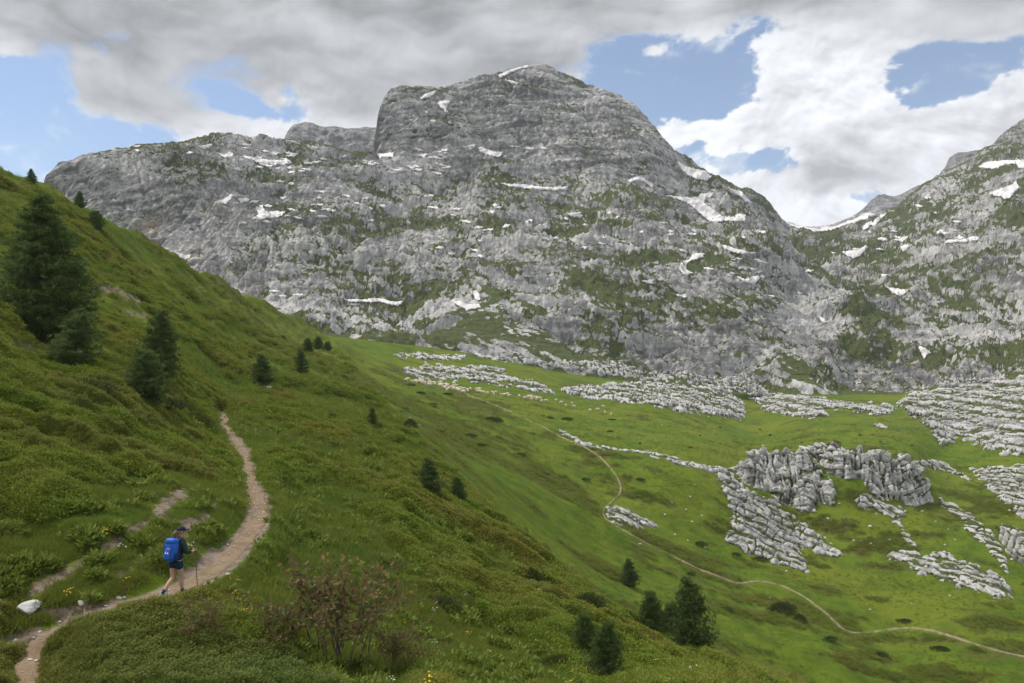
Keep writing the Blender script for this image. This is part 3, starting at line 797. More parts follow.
outcrop('limestone_slab', 'pale limestone slab at the right edge of the photo, below the pavement', [(968,468),(984,466),(1004,465),(1024,466),(1050,466),(1050,528),(1024,522),(1010,512),(996,500),(985,487),(975,477)], 1.0, 'slab', grass=0.02)
outcrop('limestone_crag', 'steep grey rock face at the right edge of the photo', [(1000,526),(1012,528),(1024,532),(1050,534),(1050,570),(1024,566),(1012,558),(1005,546)], 1.0, 'fluted', crag=0.35, jag=2, edge=3)
outcrop('limestone_pavement', 'wide bright limestone pavement in level ledges at the right end of the meadow', [(893,403),(905,396),(918,390),(945,381),(985,377),(1024,375),(1060,375),(1060,462),(1030,459),(1005,455),(985,450),(972,444),(960,440),(940,446),(930,436),(924,430),(920,421),(905,413)], 2.0, 'pave', wav=1.7, grass=-0.02, jag=5)
outcrop('limestone_ledge', 'low grey rock ledge just behind the flock, at the left end of the far meadow', [(398,369),(408,366),(430,364),(464,365),(490,364),(502,366),(508,375),(524,378),(538,382),(552,390),(558,395),(538,394),(520,390),(506,387),(488,385),(464,381),(440,381),(420,380),(408,376)], 1.5, 'fluted', wav=1.5, edge=4, grass=0.0)
outcrop('limestone_ledge', 'thin lens of grey rock in the grass above the flock, leftmost of the far ledges', [(390,355),(400,352),(418,352),(440,354),(466,355),(466,360),(440,361),(420,361),(400,359)], 1.3, 'fluted', wav=1.5, edge=2.5, jag=2)
outcrop('limestone_ledge', 'long rubbly grey rock belt along the foot of the mountain face', [(466,353),(490,354),(520,357),(550,360),(573,360),(600,360),(620,362),(640,368),(662,370),(682,369),(700,373),(718,376),(745,374),(758,380),(768,387),(772,398),(755,395),(740,393),(715,388),(690,382),(664,381),(640,381),(620,377),(600,375),(575,371),(550,369),(525,366),(500,363),(478,359)], 1.8, 'fluted', wav=1.6, edge=3.5, grass=-0.02)
outcrop('limestone_crag', 'blunt grey rock bluff with a fluted right end in the far meadow', [(556,390),(575,386),(600,384),(625,382),(648,381),(670,382),(689,382),(706,383),(722,386),(732,392),(740,399),(746,410),(748,420),(738,420),(728,419),(708,417),(688,414),(666,409),(646,405),(622,403),(598,401),(576,398)], 1.9, 'fluted', wav=1.5, edge=4, grass=0.04)
outcrop('limestone_ledge', 'flat grey rock ledges between the bluff and the bright pavement, at the mountain foot', [(750,397),(764,395),(786,394),(808,395),(828,398),(846,401),(868,403),(888,405),(898,410),(890,415),(876,417),(862,412),(845,411),(828,411),(828,419),(812,420),(792,417),(772,413),(758,408)], 1.6, 'pave', wav=1.5, edge=4)
outcrop('limestone_patch', 'small grey rock lens alone in the bright grass, left of the pavement', [(871,424),(880,423),(889,427),(886,430),(877,429)], 0.8, 'pave', edge=2, jag=1)
outcrop('limestone_ledge', 'grey rock steps behind the right crag, on the brown bank', [(912,462),(925,458),(940,461),(952,467),(966,474),(975,482),(966,481),(950,474),(934,470),(920,468)], 0.9, 'slab', edge=3, grass=0.12)

# ------------------------------------------------------------------ loose stones
M_STONE = simple_mat('pale_boulder_stone', (0.50, 0.485, 0.46), 0.85, 0.3, 5.0)
def boulder_mesh(seed, n=18):
    mb = MB(); r = np.random.default_rng(seed)
    cuts = r.normal(size=(9, 3)); cuts /= np.linalg.norm(cuts, axis=1)[:, None]; dist = r.uniform(0.45, 0.85, 9)
    def fn(v):
        q = v.copy()
        for c, dd in zip(cuts, dist):
            e = np.clip(q @ c - dd, 0, None); q = q - 0.9 * e[:, None] * c
        o = 0.06 * fbm(q[:, 0] * 3, q[:, 1] * 3, q[:, 2] * 3, 3, 500 + seed)
        return q * (1 + o)[:, None]
    mb.blob((0, 0, 0), (1, 0.8, 0.62), 20, 14, fn)
    return mb.mesh('boulder', M_STONE, smooth=False)
BOULDERS = [boulder_mesh(s) for s in range(5)]
def boulder(u, v, wpx, label, group, k=None, rz=None, sq=1.0):
    P = pick([u], [v])[0]
    o = mobj('boulder', BOULDERS[random.randrange(5) if k is None else k])
    s = wpx * 0.5 * P[1] / F
    o.scale = (s, s, s * sq); o.rotation_euler = (random.uniform(-.3, .3), random.uniform(-.3, .3), random.uniform(0, 6.28) if rz is None else rz)
    o.location = Vector(P) + Vector((0, 0, s * 0.22 * sq))
    return tag(o, label, 'boulder', group)
boulder(29, 612, 27, 'whitest and biggest boulder beside the trail, at the left edge of the photo', 'stones beside the trail', 0, 0.2)
boulder(83, 604, 11, 'pale boulder in the grass just above the trail, right of the big white boulder', 'stones beside the trail', 1)
boulder(119, 599, 6, 'small white stone at the trail edge, lower left of the hiker', 'stones beside the trail', 2)
boulder(124, 598.5, 5, 'smaller grey stone touching the small white stone at the trail edge', 'stones beside the trail', 3)
boulder(4, 612, 10, 'pale flat stone at the very left edge, left of the big white boulder', 'stones beside the trail', 3, None, 0.5)
boulder(263, 594, 6, 'white stone alone in the green grass right of the hiker', 'stones beside the trail', 4)
boulder(228, 575, 6, 'grey stone at the right edge of the trail, right of the hiker', 'stones beside the trail', 2)
boulder(262, 388, 9, 'flat grey boulder alone on the slope above the top of the near trail', 'stones beside the trail', 4, None, 0.6)
boulder(268, 389, 8, 'light round stone beside the flat grey boulder above the near trail', 'stones beside the trail', 1)
boulder(640, 545, 5, 'flat grey stone at the brow of the near slope', 'stones beside the trail', 3)
g = 'small white stones scattered over the meadow'
for (u, v, s_) in [(825,504,4),(839,504,3),(870,527,5),(871,544,3),(854,541,3),(861,541,3),(828,519,3.5),(844,519,3.5),(890,540,3),(802,512,4),(905,512,4),(922,512,4),(936,522,3),(948,530,3),(695,485,3),(702,516,3),(692,522,3),(686,510,3),(690,497,3),(672,503,3),(665,515,3),
    (1005,584,5),(1012,560,4),(880,505,3),(740,505,0),(640,430,2),(662,425,2),(555,400,2),(565,388,3),(575,391,2),(950,596,3),(870,610,3),(912,604,3),(770,598,3),(610,436,2),(420,425,2),(410,418,2),(1010,530,4),(955,540,3),(945,545,2.5),(675,535,3),(688,541,3),(705,548,3)]:
    if s_: boulder(u, v, s_, 'small white stone lying in the green meadow among the outcrops', g)
for (u, v, s_) in [(15,640,4),(40,632,5),(52,640,4),(60,622,4),(72,628,5),(88,618,4),(98,621,3),(106,606,5),(48,652,5),(30,660,6),(20,650,4),(130,608,3),(118,612,4),(140,601,3),(66,638,3),(205,590,3),(256,540,3),(262,520,3),(176,600,3)]:
    boulder(u, v, s_, 'small stone bedded in the trodden earth of the near trail', 'stones bedded in the trail', None, None, 0.6)
# ------------------------------------------------------------------ old snow lying on the mountain
def snow(label, poly, cat='snow patch', group='old snow patches on the mountain', name='snow_patch', step=0.5, kind=None):
    polys = poly if isinstance(poly[0], list) else [poly]
    VV = []; FF = []; n0 = 0
    for pl in polys:
        p = np.array(pl, float)
        us = np.arange(p[:, 0].min() - 3, p[:, 0].max() + 3, step); vs_ = np.arange(p[:, 1].min() - 3, p[:, 1].max() + 3, step)
        u, v = np.meshgrid(us, vs_)
        d = pick_d(u, v)
        ip = in_poly(u, v, pl) & np.isfinite(d)
        d0 = np.median(d[ip]) if ip.any() else np.nanmedian(d)
        if not np.isfinite(d0): continue
        d = np.clip(np.where(np.isfinite(d), d, d0 + 20), d0 - 60, d0 + 120)
        q = np.pad(d, 4, mode='edge')
        ds_ = sum(np.roll(np.roll(q, a, 0), b_, 1) for a in range(-2, 3) for b_ in range(-2, 3))[4:-4, 4:-4] / 25
        P = unproj(u, v, ds_)
        x, y, z = P[..., 0], P[..., 1], P[..., 2]
        sd = poly_sd(u, v, pl) + 0.8 * fbm(u / 3.0, v / 2.0, 0 * u + len(VV), 3, 600) + 0.35
        lift = np.clip(sd, -1, 2.0) * 0.0004 * d0 + 0.0010 * d0
        Q = P - P / np.linalg.norm(P, axis=-1)[..., None] * (lift * 0.9)[..., None] + np.array([0, 0, 1.0]) * (lift * 0.45)[..., None]
        keep = sd > 0.0
        nr, nc = u.shape; i = np.arange(nr * nc).reshape(nr, nc) + n0
        kq = keep[:-1, :-1] & keep[:-1, 1:] & keep[1:, :-1] & keep[1:, 1:]
        if not kq.any(): continue
        f = np.stack([i[:-1, :-1][kq], i[1:, :-1][kq], i[1:, 1:][kq], i[:-1, 1:][kq]], 1)
        VV.append(Q.reshape(-1, 3)); FF.append(f); n0 += nr * nc
    V = np.concatenate(VV); Fq = np.concatenate(FF)
    # a skirt so that the snow has thickness
    ed = np.concatenate([Fq[:, [0, 1]], Fq[:, [1, 2]], Fq[:, [2, 3]], Fq[:, [3, 0]]])
    key = np.sort(ed, 1).astype(np.int64); key = key[:, 0] * len(V) + key[:, 1]
    _, ix, ct = np.unique(key, return_index=True, return_counts=True)
    rim = ed[ix[ct == 1]]; rv = np.unique(rim)
    mp = np.full(len(V), -1); mp[rv] = len(V) + np.arange(len(rv))
    B = V[rv] * (1 + 2.5 / np.linalg.norm(V[rv], axis=1))[:, None] - np.array([0, 0, 1.0])
    f2 = np.column_stack([rim[:, 1], rim[:, 0], mp[rim[:, 0]], mp[rim[:, 1]]])
    V = np.vstack([V, B]); Fq = np.vstack([Fq, f2])
    used = np.unique(Fq); re = np.full(len(V), -1); re[used] = np.arange(len(used))
    o = mobj(name, mesh_np(name, V[used], re[Fq], M_SNOW))
    if kind: return tag(o, label, kind=kind, cat=cat)
    return tag(o, label, cat, group)

SNOW = [
 ('slanting snow strip on the green shoulder just right of the dome cliff', [(677,161),(682,164),(686,167),(700,170),(713,174),(711,178),(706,181),(696,179),(684,173)]),
 ('largest branching snowfield under the right foot of the dome cliff', [(665,195),(680,197),(690,198),(698,197),(701,194),(712,193),(714,196),(706,198),(704,203),(712,209),(722,216),(733,217),(738,214),(746,215),(745,222),(732,221),(722,221),(716,223),(706,219),(694,208),(686,202),(674,198)]),
 ('thin bent snow streak at the foot of the dome, left of the branching snowfield', [(627,180),(639,176.5),(646,180),(654,185),(652,187),(640,180),(629,182)]),
 ('narrow snow streak high on the right end of the green shoulder', [(728,188),(735,190),(742,192),(747,198),(752,203),(746,202),(740,196),(731,193)]),
 ('long curved snow cornice along the crest of the pass', [(785,221),(792,223),(799,226),(815,227),(830,225),(842,221),(852,217),(866,213),(877,210),(878,214),(866,219),(852,223),(832,230),(815,232),(796,234),(790,231)]),
 ('plump snow patch with a tail in the gully below the pass', [(841,252),(850,251),(858,250),(866,245.5),(868,247),(864,252),(860,256),(854,259),(847,256)]),
 ('broad curved snow band high on the right mountain', [(978,167),(984,163),(991,161.5),(1006,160.5),(1024,160),(1030,164),(1024,169),(1019,168),(1016,164),(1004,165),(998,168),(991,169)]),
 ('snow patch with a pointed top on the right mountain, under the curved band', [(988,193.5),(998,190),(1008,186),(1012,185),(1016,181),(1018,185),(1019,189),(1014,193),(1010,198),(1004,199),(996,196)]),
 ('three lobed snow patch on a ledge of the right mountain', [(943,242),(949,240),(955,240),(959,235),(962,237),(965,239),(973,237),(980,238),(979,240),(970,241),(964,243),(957,242.5),(950,243.5)]),
 ('small snow patch at the left end of the green belt on the right mountain', [(893,240),(900,238),(908,236.6),(907,239),(902,242)]),
 ('small snow patch close below the green belt, lowest of the pair', [(900,247),(905,245),(910,246),(907,249),(903,252)]),
 ('bright snow patch down in the stream gully below the right mountain', [(884,285),(890,288),(899,289),(908,290),(905,294),(900,296.5),(893,293)]),
 ('small snow scrap left of the slanting strip under the pass', [(862,228),(866,224),(871,221),(873,223),(868,228),(864,230)]),
 ('slanting snow strip just under the right end of the crest cornice', [(871,225),(876,219),(881,215),(886,213),(884,217),(879,221),(875,226)]),
 ('tiny snow patch alone on the steep green flank of the right mountain', [(924,198),(926,195),(929,194),(931,198),(927,199)]),
 ('small snow patch in the middle of the right mountain between two green belts', [(936,232),(940,230),(944,230),(943,233),(938,234)]),
 ('curved snow hook lying in a hollow right of the middle of the rock face', [(678,264),(683,262),(690,259),(692,255),(697,253),(702,254),(704,257),(698,259),(690,261),(686,265),(687,270),(693,273),(688,275.5),(683,275),(680,270)]),
 ('snow patch with a flat top on a ledge right of the curved hook', [(737,277),(742,278.5),(748,279),(753,277),(758,275.6),(760,278),(757,282),(752,284),(744,282)]),
 ('long thin snow patch above the flat topped one, on a rock ledge', [(721,245),(728,246),(735,249),(742,250),(748,253),(744,254.5),(736,253),(727,250)]),
 ('little triangular snow patch in the middle of the rock face', [(642,281),(648,281),(654,279),(653,284),(647,283.5)]),
 ('thin snow scrap below the little triangular patch', [(675,294.5),(680,295),(687,294.5),(686,297.5),(680,297)]),
 ('long wavy snow strip low on the left part of the rock face', [(341,297.5),(348,300),(356,299.2),(364,300),(372,298.4),(379,298.4),(386,300),(394,302.3),(404,301),(401,304),(398,306.3),(390,304.5),(380,301.8),(370,302),(356,302),(348,301.8)]),
 ('flat snow patch low on the rock face, right of the long wavy strip', [(451,301),(460,301),(466,305),(473,304.5),(479,304),(481,308),(474,308.5),(467,310.4),(460,307)]),
 ('upright snow patch just above the flat one, low on the rock face', [(473,291),(477,291),(479,294),(481,300),(476,300.5),(474,296)]),
 ('wide snowfield on the plateau of the left shoulder', [(241,156.5),(250,157),(259,159),(270,160),(280,160.5),(289,160.5),(292,163),(284,165),(272,164.5),(262,164),(250,160)]),
 ('ragged snowfield on the slope below the left shoulder plateau', [(256,207),(263,205),(264,210),(268,212),(276,211.5),(285,212),(283,215),(278,217.5),(268,218),(259,220.5),(252,219),(258,215)]),
 ('jagged snow patch on the left slope, left of the ragged snowfield', [(214,202.5),(219,201),(224,199.5),(228,196.5),(232,194),(233,196.5),(230,200),(226,204),(220,203.5)]),
 ('short snow strip between the jagged patch and the ragged snowfield', [(238,199),(244,198.5),(251,199),(246,202),(241,203.5)]),
 ('small snow patch near the top edge of the left cliff', [(198,147),(204,145),(212,144.5),(209,148),(203,149)]),
 ('bent snow patch on the top of the left shoulder', [(217,153),(224,155),(230,152.5),(234,154),(232,157),(224,157.5)]),
 ('snow patch beside the brow of the near slope, below the left cliff', [(175,252.5),(182,254),(190,255.5),(190,258),(186,260),(180,257)]),
 ('broken row of snow along the foot of the dome cliff', [(478,148),(482,147),(487,149.5),(494,152),(503,152.5),(500,157),(494,156),(486,154.5),(480,152)]),
 ('little snow triangle left of the broken row at the dome foot', [(467,146.5),(474,144.8),(475,147),(470,150)]),
 ('slanting snow streak near the top left corner of the dome', [(420,98),(426,94),(436,90.8),(434,95),(427,98),(421,99.5)]),
 ('blocky snow patch on the upper left of the dome face', [(437,102.5),(444,101),(450,102),(447,107),(446,111),(441,108)]),
 ('thin snow crescent along the very summit of the dome', [(498,76),(505,72),(513,69),(521,67),(529,65.5),(527,67.5),(518,70),(508,74),(500,78)]),
 ('short snow streak just under the summit crescent', [(505,80),(511,80.5),(519,83),(517,85),(511,83.5)]),
 ('long thin snow line across the shelf below the dome', [(500,183.5),(512,184.3),(527,185),(540,187),(555,187.5),(568,187),(567,190),(552,190.5),(536,189.5),(522,188),(508,186)]),
 ('snow patch at the left foot of the dome cliff', [(377,154),(385,153.5),(394,152.5),(393,157.5),(386,157),(379,158)]),
 ('arrow shaped snow patch at the foot of the right mountain wall', [(918,346),(924,348),(931,353),(927,355),(924,360),(921,353)]),
 ('narrow snow tongue on the lower right rock face', [(819,316),(823,318),(827,322),(824,323.5),(820,319.5)]),
 ('snow scrap on the middle of the shelf below the dome', [(566,214),(573,213.5),(581,212),(580,215.5),(572,217)]),
]
for lb, pl in SNOW: snow(lb, pl)
rs = np.random.default_rng(42); tiny = []
def dash(u, v, w_, h_, sl): return [(u - w_, v - h_ * .2 - sl * w_), (u - w_ * .2, v - h_), (u + w_, v + sl * w_), (u + w_ * .3, v + h_), (u - w_ * .5, v + h_ * .5)]
for (cu, cv, ru, rv, n) in [(270,157,40,12,12),(350,165,60,14,12),(320,205,80,20,10),(540,225,80,24,8),(720,255,50,24,8),(930,215,50,25,6),(860,262,30,14,4),(260,160,30,10,10),(415,162,30,9,12),(430,160,20,14,8),(300,185,50,22,9),(310,212,26,6,6),(500,215,80,14,9),(480,240,90,20,7),(740,262,40,20,7),(780,285,40,14,3),(290,290,20,8,4),(970,225,40,20,4),(880,235,20,8,4),(640,235,60,20,5),(545,150,30,4,4),(440,120,14,12,4),(400,200,60,10,6),(165,150,30,4,3),(690,230,20,8,4)]:
    for _ in range(n):
        tiny.append(dash(cu + rs.uniform(-ru, ru), cv + rs.uniform(-rv, rv), rs.uniform(2.0, 6.5), rs.uniform(0.8, 1.5), rs.uniform(-.25, .25)))
snow('tiny scraps of old snow strewn over the grey rock ledges', tiny, 'snow', None, 'snow_scraps', 0.5, 'stuff')
# ------------------------------------------------------------------ trails
def ribbon(name, X, Y, W, lift, ncross=9, tuck=0.10, zc=None, seed=1, mat=None):
    n = len(X)
    tx = np.gradient(X); ty = np.gradient(Y); l = np.hypot(tx, ty); nx, ny = ty / l, -tx / l
    s = np.linspace(-1, 1, ncross)
    arc = np.concatenate([[0], np.cumsum(np.hypot(np.diff(X), np.diff(Y)))])
    wl = W * (1 + 0.30 * perlin(arc / 1.1 / (W.mean() * 1.6), 0 * arc, 0 * arc + 1, seed) + 0.2 * perlin(arc / 3 / W.mean(), 0 * arc, 0 * arc, seed)); wr = W * (1 + 0.30 * perlin(arc / 1.1 / (W.mean() * 1.6), 0 * arc + 9, 0 * arc, seed + 1))
    wid = np.where(s[None] < 0, wl[:, None], wr[:, None])
    PX = X[:, None] + nx[:, None] * s[None] * wid; PY = Y[:, None] + ny[:, None] * s[None] * wid
    PZ = ground(PX.ravel(), PY.ravel()).reshape(PX.shape) + lift
    if zc is not None:
        k = sstep(1.0, 0.55, np.abs(s))[None]
        PZ = PZ * (1 - k) + np.maximum(zc[:, None] + lift, PZ) * k
    PZ = PZ + 0.015 * fbm(PX * 3, PY * 3, 0 * PX, 3, 700) - tuck * np.where(np.abs(s) > 0.99, 1, 0)[None]
    i = np.arange(PX.size).reshape(PX.shape)
    f = np.stack([i[:-1, :-1].ravel(), i[:-1, 1:].ravel(), i[1:, 1:].ravel(), i[1:, :-1].ravel()], 1)
    return tag(mobj(name, mesh_np(name, np.stack([PX, PY, PZ], -1).reshape(-1, 3), f, mat or M_PATH)), kind='structure')
ribbon('trail', TX, TY, TW * 0.95, 0.012, 15, 0.12, TZ - 0.03)
TRACKS = []
def far_trail(pts, w, name='trail', lift=0.16):
    c = smooth_curve(pts, 60 * len(pts))
    P = pick(c[:, 0], c[:, 1])
    X = gsmooth(P[:, 0], 10); Y = gsmooth(P[:, 1], 10)
    seg = np.hypot(np.diff(X), np.diff(Y)); tl = np.concatenate([[0], np.cumsum(seg)]); q = np.arange(0, tl[-1], 0.5)
    TRACKS.append(np.column_stack([np.interp(q, tl, X), np.interp(q, tl, Y)]))
    ribbon(name, np.interp(q, tl, X), np.interp(q, tl, Y), np.full(len(q), w), lift, 7, 0.25, None, 5, M_TRACK)
far_trail([(1060,664),(1024,657),(1000,652),(985,648),(962,640),(940,633),(922,629),(905,628),(890,630),(875,632),(862,634),(850,633),(840,628),(835,622),(826,613),(815,605),(806,598),(795,592),(783,586),(770,583),(757,581),(745,583),(737,585)], 0.36)
far_trail([(748,583),(737,584.5),(722,578),(700,570),(686,563),(672,556),(655,548),(640,540),(626,532),(612,524),(604,518),(602,512),(606,506),(614,501),(622,492),(620,482),(613,471),(606,463),(600,457),(590,450)], 0.24)
far_trail([(596,455),(590,450),(575,443),(560,437),(552,432),(545,428),(533,422),(520,417),(507,410),(495,405),(482,400),(470,396),(462,392)], 0.38)
# ------------------------------------------------------------------ foliage materials
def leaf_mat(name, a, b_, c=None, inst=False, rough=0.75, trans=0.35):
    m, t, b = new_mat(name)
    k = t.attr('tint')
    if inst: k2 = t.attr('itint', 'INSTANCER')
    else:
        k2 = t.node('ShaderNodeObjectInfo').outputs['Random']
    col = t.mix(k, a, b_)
    if c: col = t.mix(t.mul(k2, 0.8), col, c)
    t.put(b.inputs['Base Color'], col)
    b.inputs['Roughness'].default_value = rough
    tr = t.node('ShaderNodeBsdfTranslucent'); t.put(tr.inputs['Color'], col)
    mx = t.node('ShaderNodeMixShader'); mx.inputs[0].default_value = trans
    out = [n for n in t.n if n.type == 'OUTPUT_MATERIAL'][0]
    t.l.new(b.outputs[0], mx.inputs[1]); t.l.new(tr.outputs[0], mx.inputs[2]); t.l.new(mx.outputs[0], out.inputs[0])
    return m
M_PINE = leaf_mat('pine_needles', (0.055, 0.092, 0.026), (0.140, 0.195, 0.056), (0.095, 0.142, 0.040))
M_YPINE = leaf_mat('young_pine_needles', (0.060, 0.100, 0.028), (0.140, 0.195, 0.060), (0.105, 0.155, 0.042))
M_JUN = leaf_mat('juniper_sprays', (0.044, 0.068, 0.018), (0.110, 0.138, 0.036), (0.085, 0.105, 0.030))
M_BARK = simple_mat('pine_bark', (0.11, 0.085, 0.065), 0.95, 0.35, 8.0)
M_TWIG = simple_mat('bare_twigs', (0.12, 0.095, 0.08), 0.9, 0.3, 8.0)
M_RUST = leaf_mat('rusty_leaves', (0.110, 0.140, 0.038), (0.230, 0.130, 0.065))
M_GRASS = leaf_mat('grass_blades', (0.105, 0.175, 0.022), (0.205, 0.265, 0.042), (0.200, 0.215, 0.038), True)
M_BILB = leaf_mat('bilberry_leaves', (0.095, 0.148, 0.018), (0.225, 0.285, 0.034), (0.225, 0.215, 0.038), True)
M_JMAT = leaf_mat('juniper_mat_leaves', (0.062, 0.105, 0.022), (0.160, 0.210, 0.042), (0.235, 0.230, 0.042), True)
M_DRY = leaf_mat('dry_grass', (0.14, 0.11, 0.06), (0.22, 0.18, 0.10), None, True)

def cards(P, D, L, W, tint, curl=0.0, rng=RNG, flat=0.0):
    """thin leaf quads: base points P, directions D, lengths L, widths W -> verts, faces, tints"""
    n = len(P)
    D = D / (np.linalg.norm(D, axis=1)[:, None] + 1e-9)
    r = rng.normal(size=(n, 3)) * (1 - flat) + np.array([0, 0, 2.0]) * flat; S = np.cross(D, r); S /= np.linalg.norm(S, axis=1)[:, None] + 1e-9
    L = np.broadcast_to(L, (n,))[:, None]; W = np.broadcast_to(W, (n,))[:, None]
    mid = P + D * L * 0.45 + np.array([0, 0, curl]) * L
    tip = P + D * L
    V = np.stack([P, mid + S * W * 0.5, tip, mid - S * W * 0.5], 1).reshape(-1, 3)
    Fc = np.arange(4 * n).reshape(n, 4)
    return V, Fc, np.repeat(tint, 4)

def pine(H, Wd, seed, lower=0.04, shape=0.75, whorl=0.34, nper=7, dens=1.0, tuft=0.26, up=0.25, ragged=0.3):
    """pine of height H and crown width Wd: returns (trunk mesh, crown mesh)"""
    r = np.random.default_rng(seed)
    tr = MB(); br = MB(); hs = np.linspace(0, H * 0.97, 9)
    bend = np.cumsum(r.normal(size=(9, 2)) * 0.012 * H, 0) * np.linspace(0, 1, 9)[:, None]
    tp = np.column_stack([bend[:, 0], bend[:, 1], hs]); tp[0, 2] = -0.4
    tr.tube(tp, np.linspace(0.022 * H + 0.02, 0.012, 9), 8)
    P_, D_, L_, W_, T_ = [], [], [], [], []
    h = lower * H
    while h < H * 0.97:
        t = h / H
        prof = (1 - t) ** shape * (0.55 + 0.45 * min(1, (t + 0.02) / 0.16))
        nb = max(3, int(nper * (0.6 + 0.5 * (1 - t))))
        a0 = r.uniform(0, 6.28)
        for k in range(nb):
            az = a0 + 6.283 * k / nb + r.normal() * 0.22
            L = max(0.12, Wd * 0.5 * prof * (1 + r.normal() * ragged * 0.6))
            rise = up * (0.25 + 1.1 * t) + r.normal() * 0.08
            base = np.array([np.interp(h, hs, bend[:, 0]), np.interp(h, hs, bend[:, 1]), h + r.normal() * 0.06])
            dv = np.array([math.cos(az), math.sin(az), rise])
            m = 5; q = np.linspace(0, 1, m)
            pts = base + q[:, None] * L * dv + np.column_stack([0 * q, 0 * q, (-0.16 * q + 0.28 * q ** 2.2) * L * (1 - t)])
            br.tube(pts, np.linspace(0.010 * H * (1 - t) * 0.6 + 0.008, 0.004, m), 4, False)
            nt = max(3, int(dens * L / tuft * 5.0))
            for j in range(nt):
                f = (r.uniform(0.12, 1.0)) ** 0.7
                c = np.array([np.interp(f, q, pts[:, i]) for i in range(3)])
                side = r.normal(size=3) * np.array([1, 1, 0.22]) * L * 0.17 * (1.15 - abs(f - 0.6))
                c = c + side
                out = dv * 0.8 + side / (np.linalg.norm(side) + 1e-6) * 0.5 + np.array([0, 0, 0.55])
                nn = 9
                dd = out / np.linalg.norm(out) + r.normal(size=(nn, 3)) * 0.55
                P_.append(np.repeat(c[None], nn, 0)); D_.append(dd)
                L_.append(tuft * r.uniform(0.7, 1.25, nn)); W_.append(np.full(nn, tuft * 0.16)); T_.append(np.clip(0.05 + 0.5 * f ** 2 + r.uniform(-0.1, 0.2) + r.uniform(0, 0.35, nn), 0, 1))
        h += whorl * (0.75 + 0.5 * (1 - t)) * r.uniform(0.8, 1.2)
    nn = 30; P_.append(np.repeat(tp[-1][None], nn, 0) - np.array([0, 0, 1]) * r.uniform(0, tuft * 1.4, (nn, 1))); D_.append(r.normal(size=(nn, 3)) * 0.4 + np.array([0, 0, 1])); L_.append(np.full(nn, tuft)); W_.append(np.full(nn, tuft * 0.14)); T_.append(r.uniform(0.2, 1, nn))
    V, Fc, tn_ = cards(np.concatenate(P_), np.concatenate(D_), np.concatenate(L_), np.concatenate(W_), np.concatenate(T_), 0, r)
    nb_ = len(V); V = np.vstack([V] + br.v); Fc = np.vstack([Fc] + [f + nb_ for f in br.f4])
    return tr, V, Fc, np.concatenate([tn_, np.zeros(len(V) - nb_)]), nb_ // 4

PINE_KINDS = {}
def pine_kind(key, mat, **kw):
    tr, V, Fc, tn_, nl = pine(**kw)
    cm = mesh_np('crown', V, Fc, mat, {'tint': tn_}, False); cm.materials.append(M_BARK)
    cm.polygons.foreach_set('material_index', (np.arange(len(cm.polygons)) >= nl).astype(np.int32))
    PINE_KINDS[key] = (tr.mesh('trunk', M_BARK), cm, kw['H'], kw['Wd'])
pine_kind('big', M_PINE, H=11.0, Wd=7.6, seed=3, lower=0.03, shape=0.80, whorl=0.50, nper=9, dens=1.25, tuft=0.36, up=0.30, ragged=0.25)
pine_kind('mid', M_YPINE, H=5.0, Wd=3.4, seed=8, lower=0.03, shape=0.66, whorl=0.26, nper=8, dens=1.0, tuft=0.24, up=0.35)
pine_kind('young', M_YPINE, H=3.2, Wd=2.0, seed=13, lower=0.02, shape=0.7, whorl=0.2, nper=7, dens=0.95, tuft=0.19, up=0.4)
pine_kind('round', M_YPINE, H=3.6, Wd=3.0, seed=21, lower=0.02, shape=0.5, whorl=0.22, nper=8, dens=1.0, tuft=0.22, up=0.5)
def tree(kind, u, v, hpx, wpx, label, group=None, name='pine_tree', rz=None, cat='tree'):
    P = pick([u], [v])[0]
    tm, cm, H, Wd = PINE_KINDS[kind]
    sz = hpx * P[1] / F / H; sx = wpx * P[1] / F / Wd
    o = empty(name, P, random.uniform(0, 6.28) if rz is None else rz)
    o.scale = (sx, sx, sz)
    mobj('trunk', tm, o); mobj('crown', cm, o)
    return tag(o, label, cat, group)

G1 = 'pines on the near slope'
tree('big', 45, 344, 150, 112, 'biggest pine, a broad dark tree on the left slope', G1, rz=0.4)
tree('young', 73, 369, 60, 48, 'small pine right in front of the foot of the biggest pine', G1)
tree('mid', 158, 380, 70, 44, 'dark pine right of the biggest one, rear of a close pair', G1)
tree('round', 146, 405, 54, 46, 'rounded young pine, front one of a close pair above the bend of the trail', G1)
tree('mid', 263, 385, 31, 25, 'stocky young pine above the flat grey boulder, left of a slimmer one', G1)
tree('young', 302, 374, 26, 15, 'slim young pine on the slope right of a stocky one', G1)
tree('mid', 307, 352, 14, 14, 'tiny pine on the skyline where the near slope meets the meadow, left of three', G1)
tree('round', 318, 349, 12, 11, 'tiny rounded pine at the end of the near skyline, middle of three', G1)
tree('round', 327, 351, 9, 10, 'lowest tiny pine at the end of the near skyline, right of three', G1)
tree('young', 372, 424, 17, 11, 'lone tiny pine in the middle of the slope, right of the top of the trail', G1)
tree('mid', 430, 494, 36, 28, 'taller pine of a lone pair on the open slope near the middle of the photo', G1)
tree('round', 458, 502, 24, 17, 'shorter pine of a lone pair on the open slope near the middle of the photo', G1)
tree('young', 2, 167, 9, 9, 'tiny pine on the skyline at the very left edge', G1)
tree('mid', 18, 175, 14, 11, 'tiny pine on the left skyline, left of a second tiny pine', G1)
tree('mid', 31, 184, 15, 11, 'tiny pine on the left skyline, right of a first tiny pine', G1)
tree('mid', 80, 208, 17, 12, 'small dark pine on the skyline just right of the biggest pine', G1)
tree('round', 95, 230, 19, 17, 'small rounded pine under the skyline, right of the biggest pine', G1)
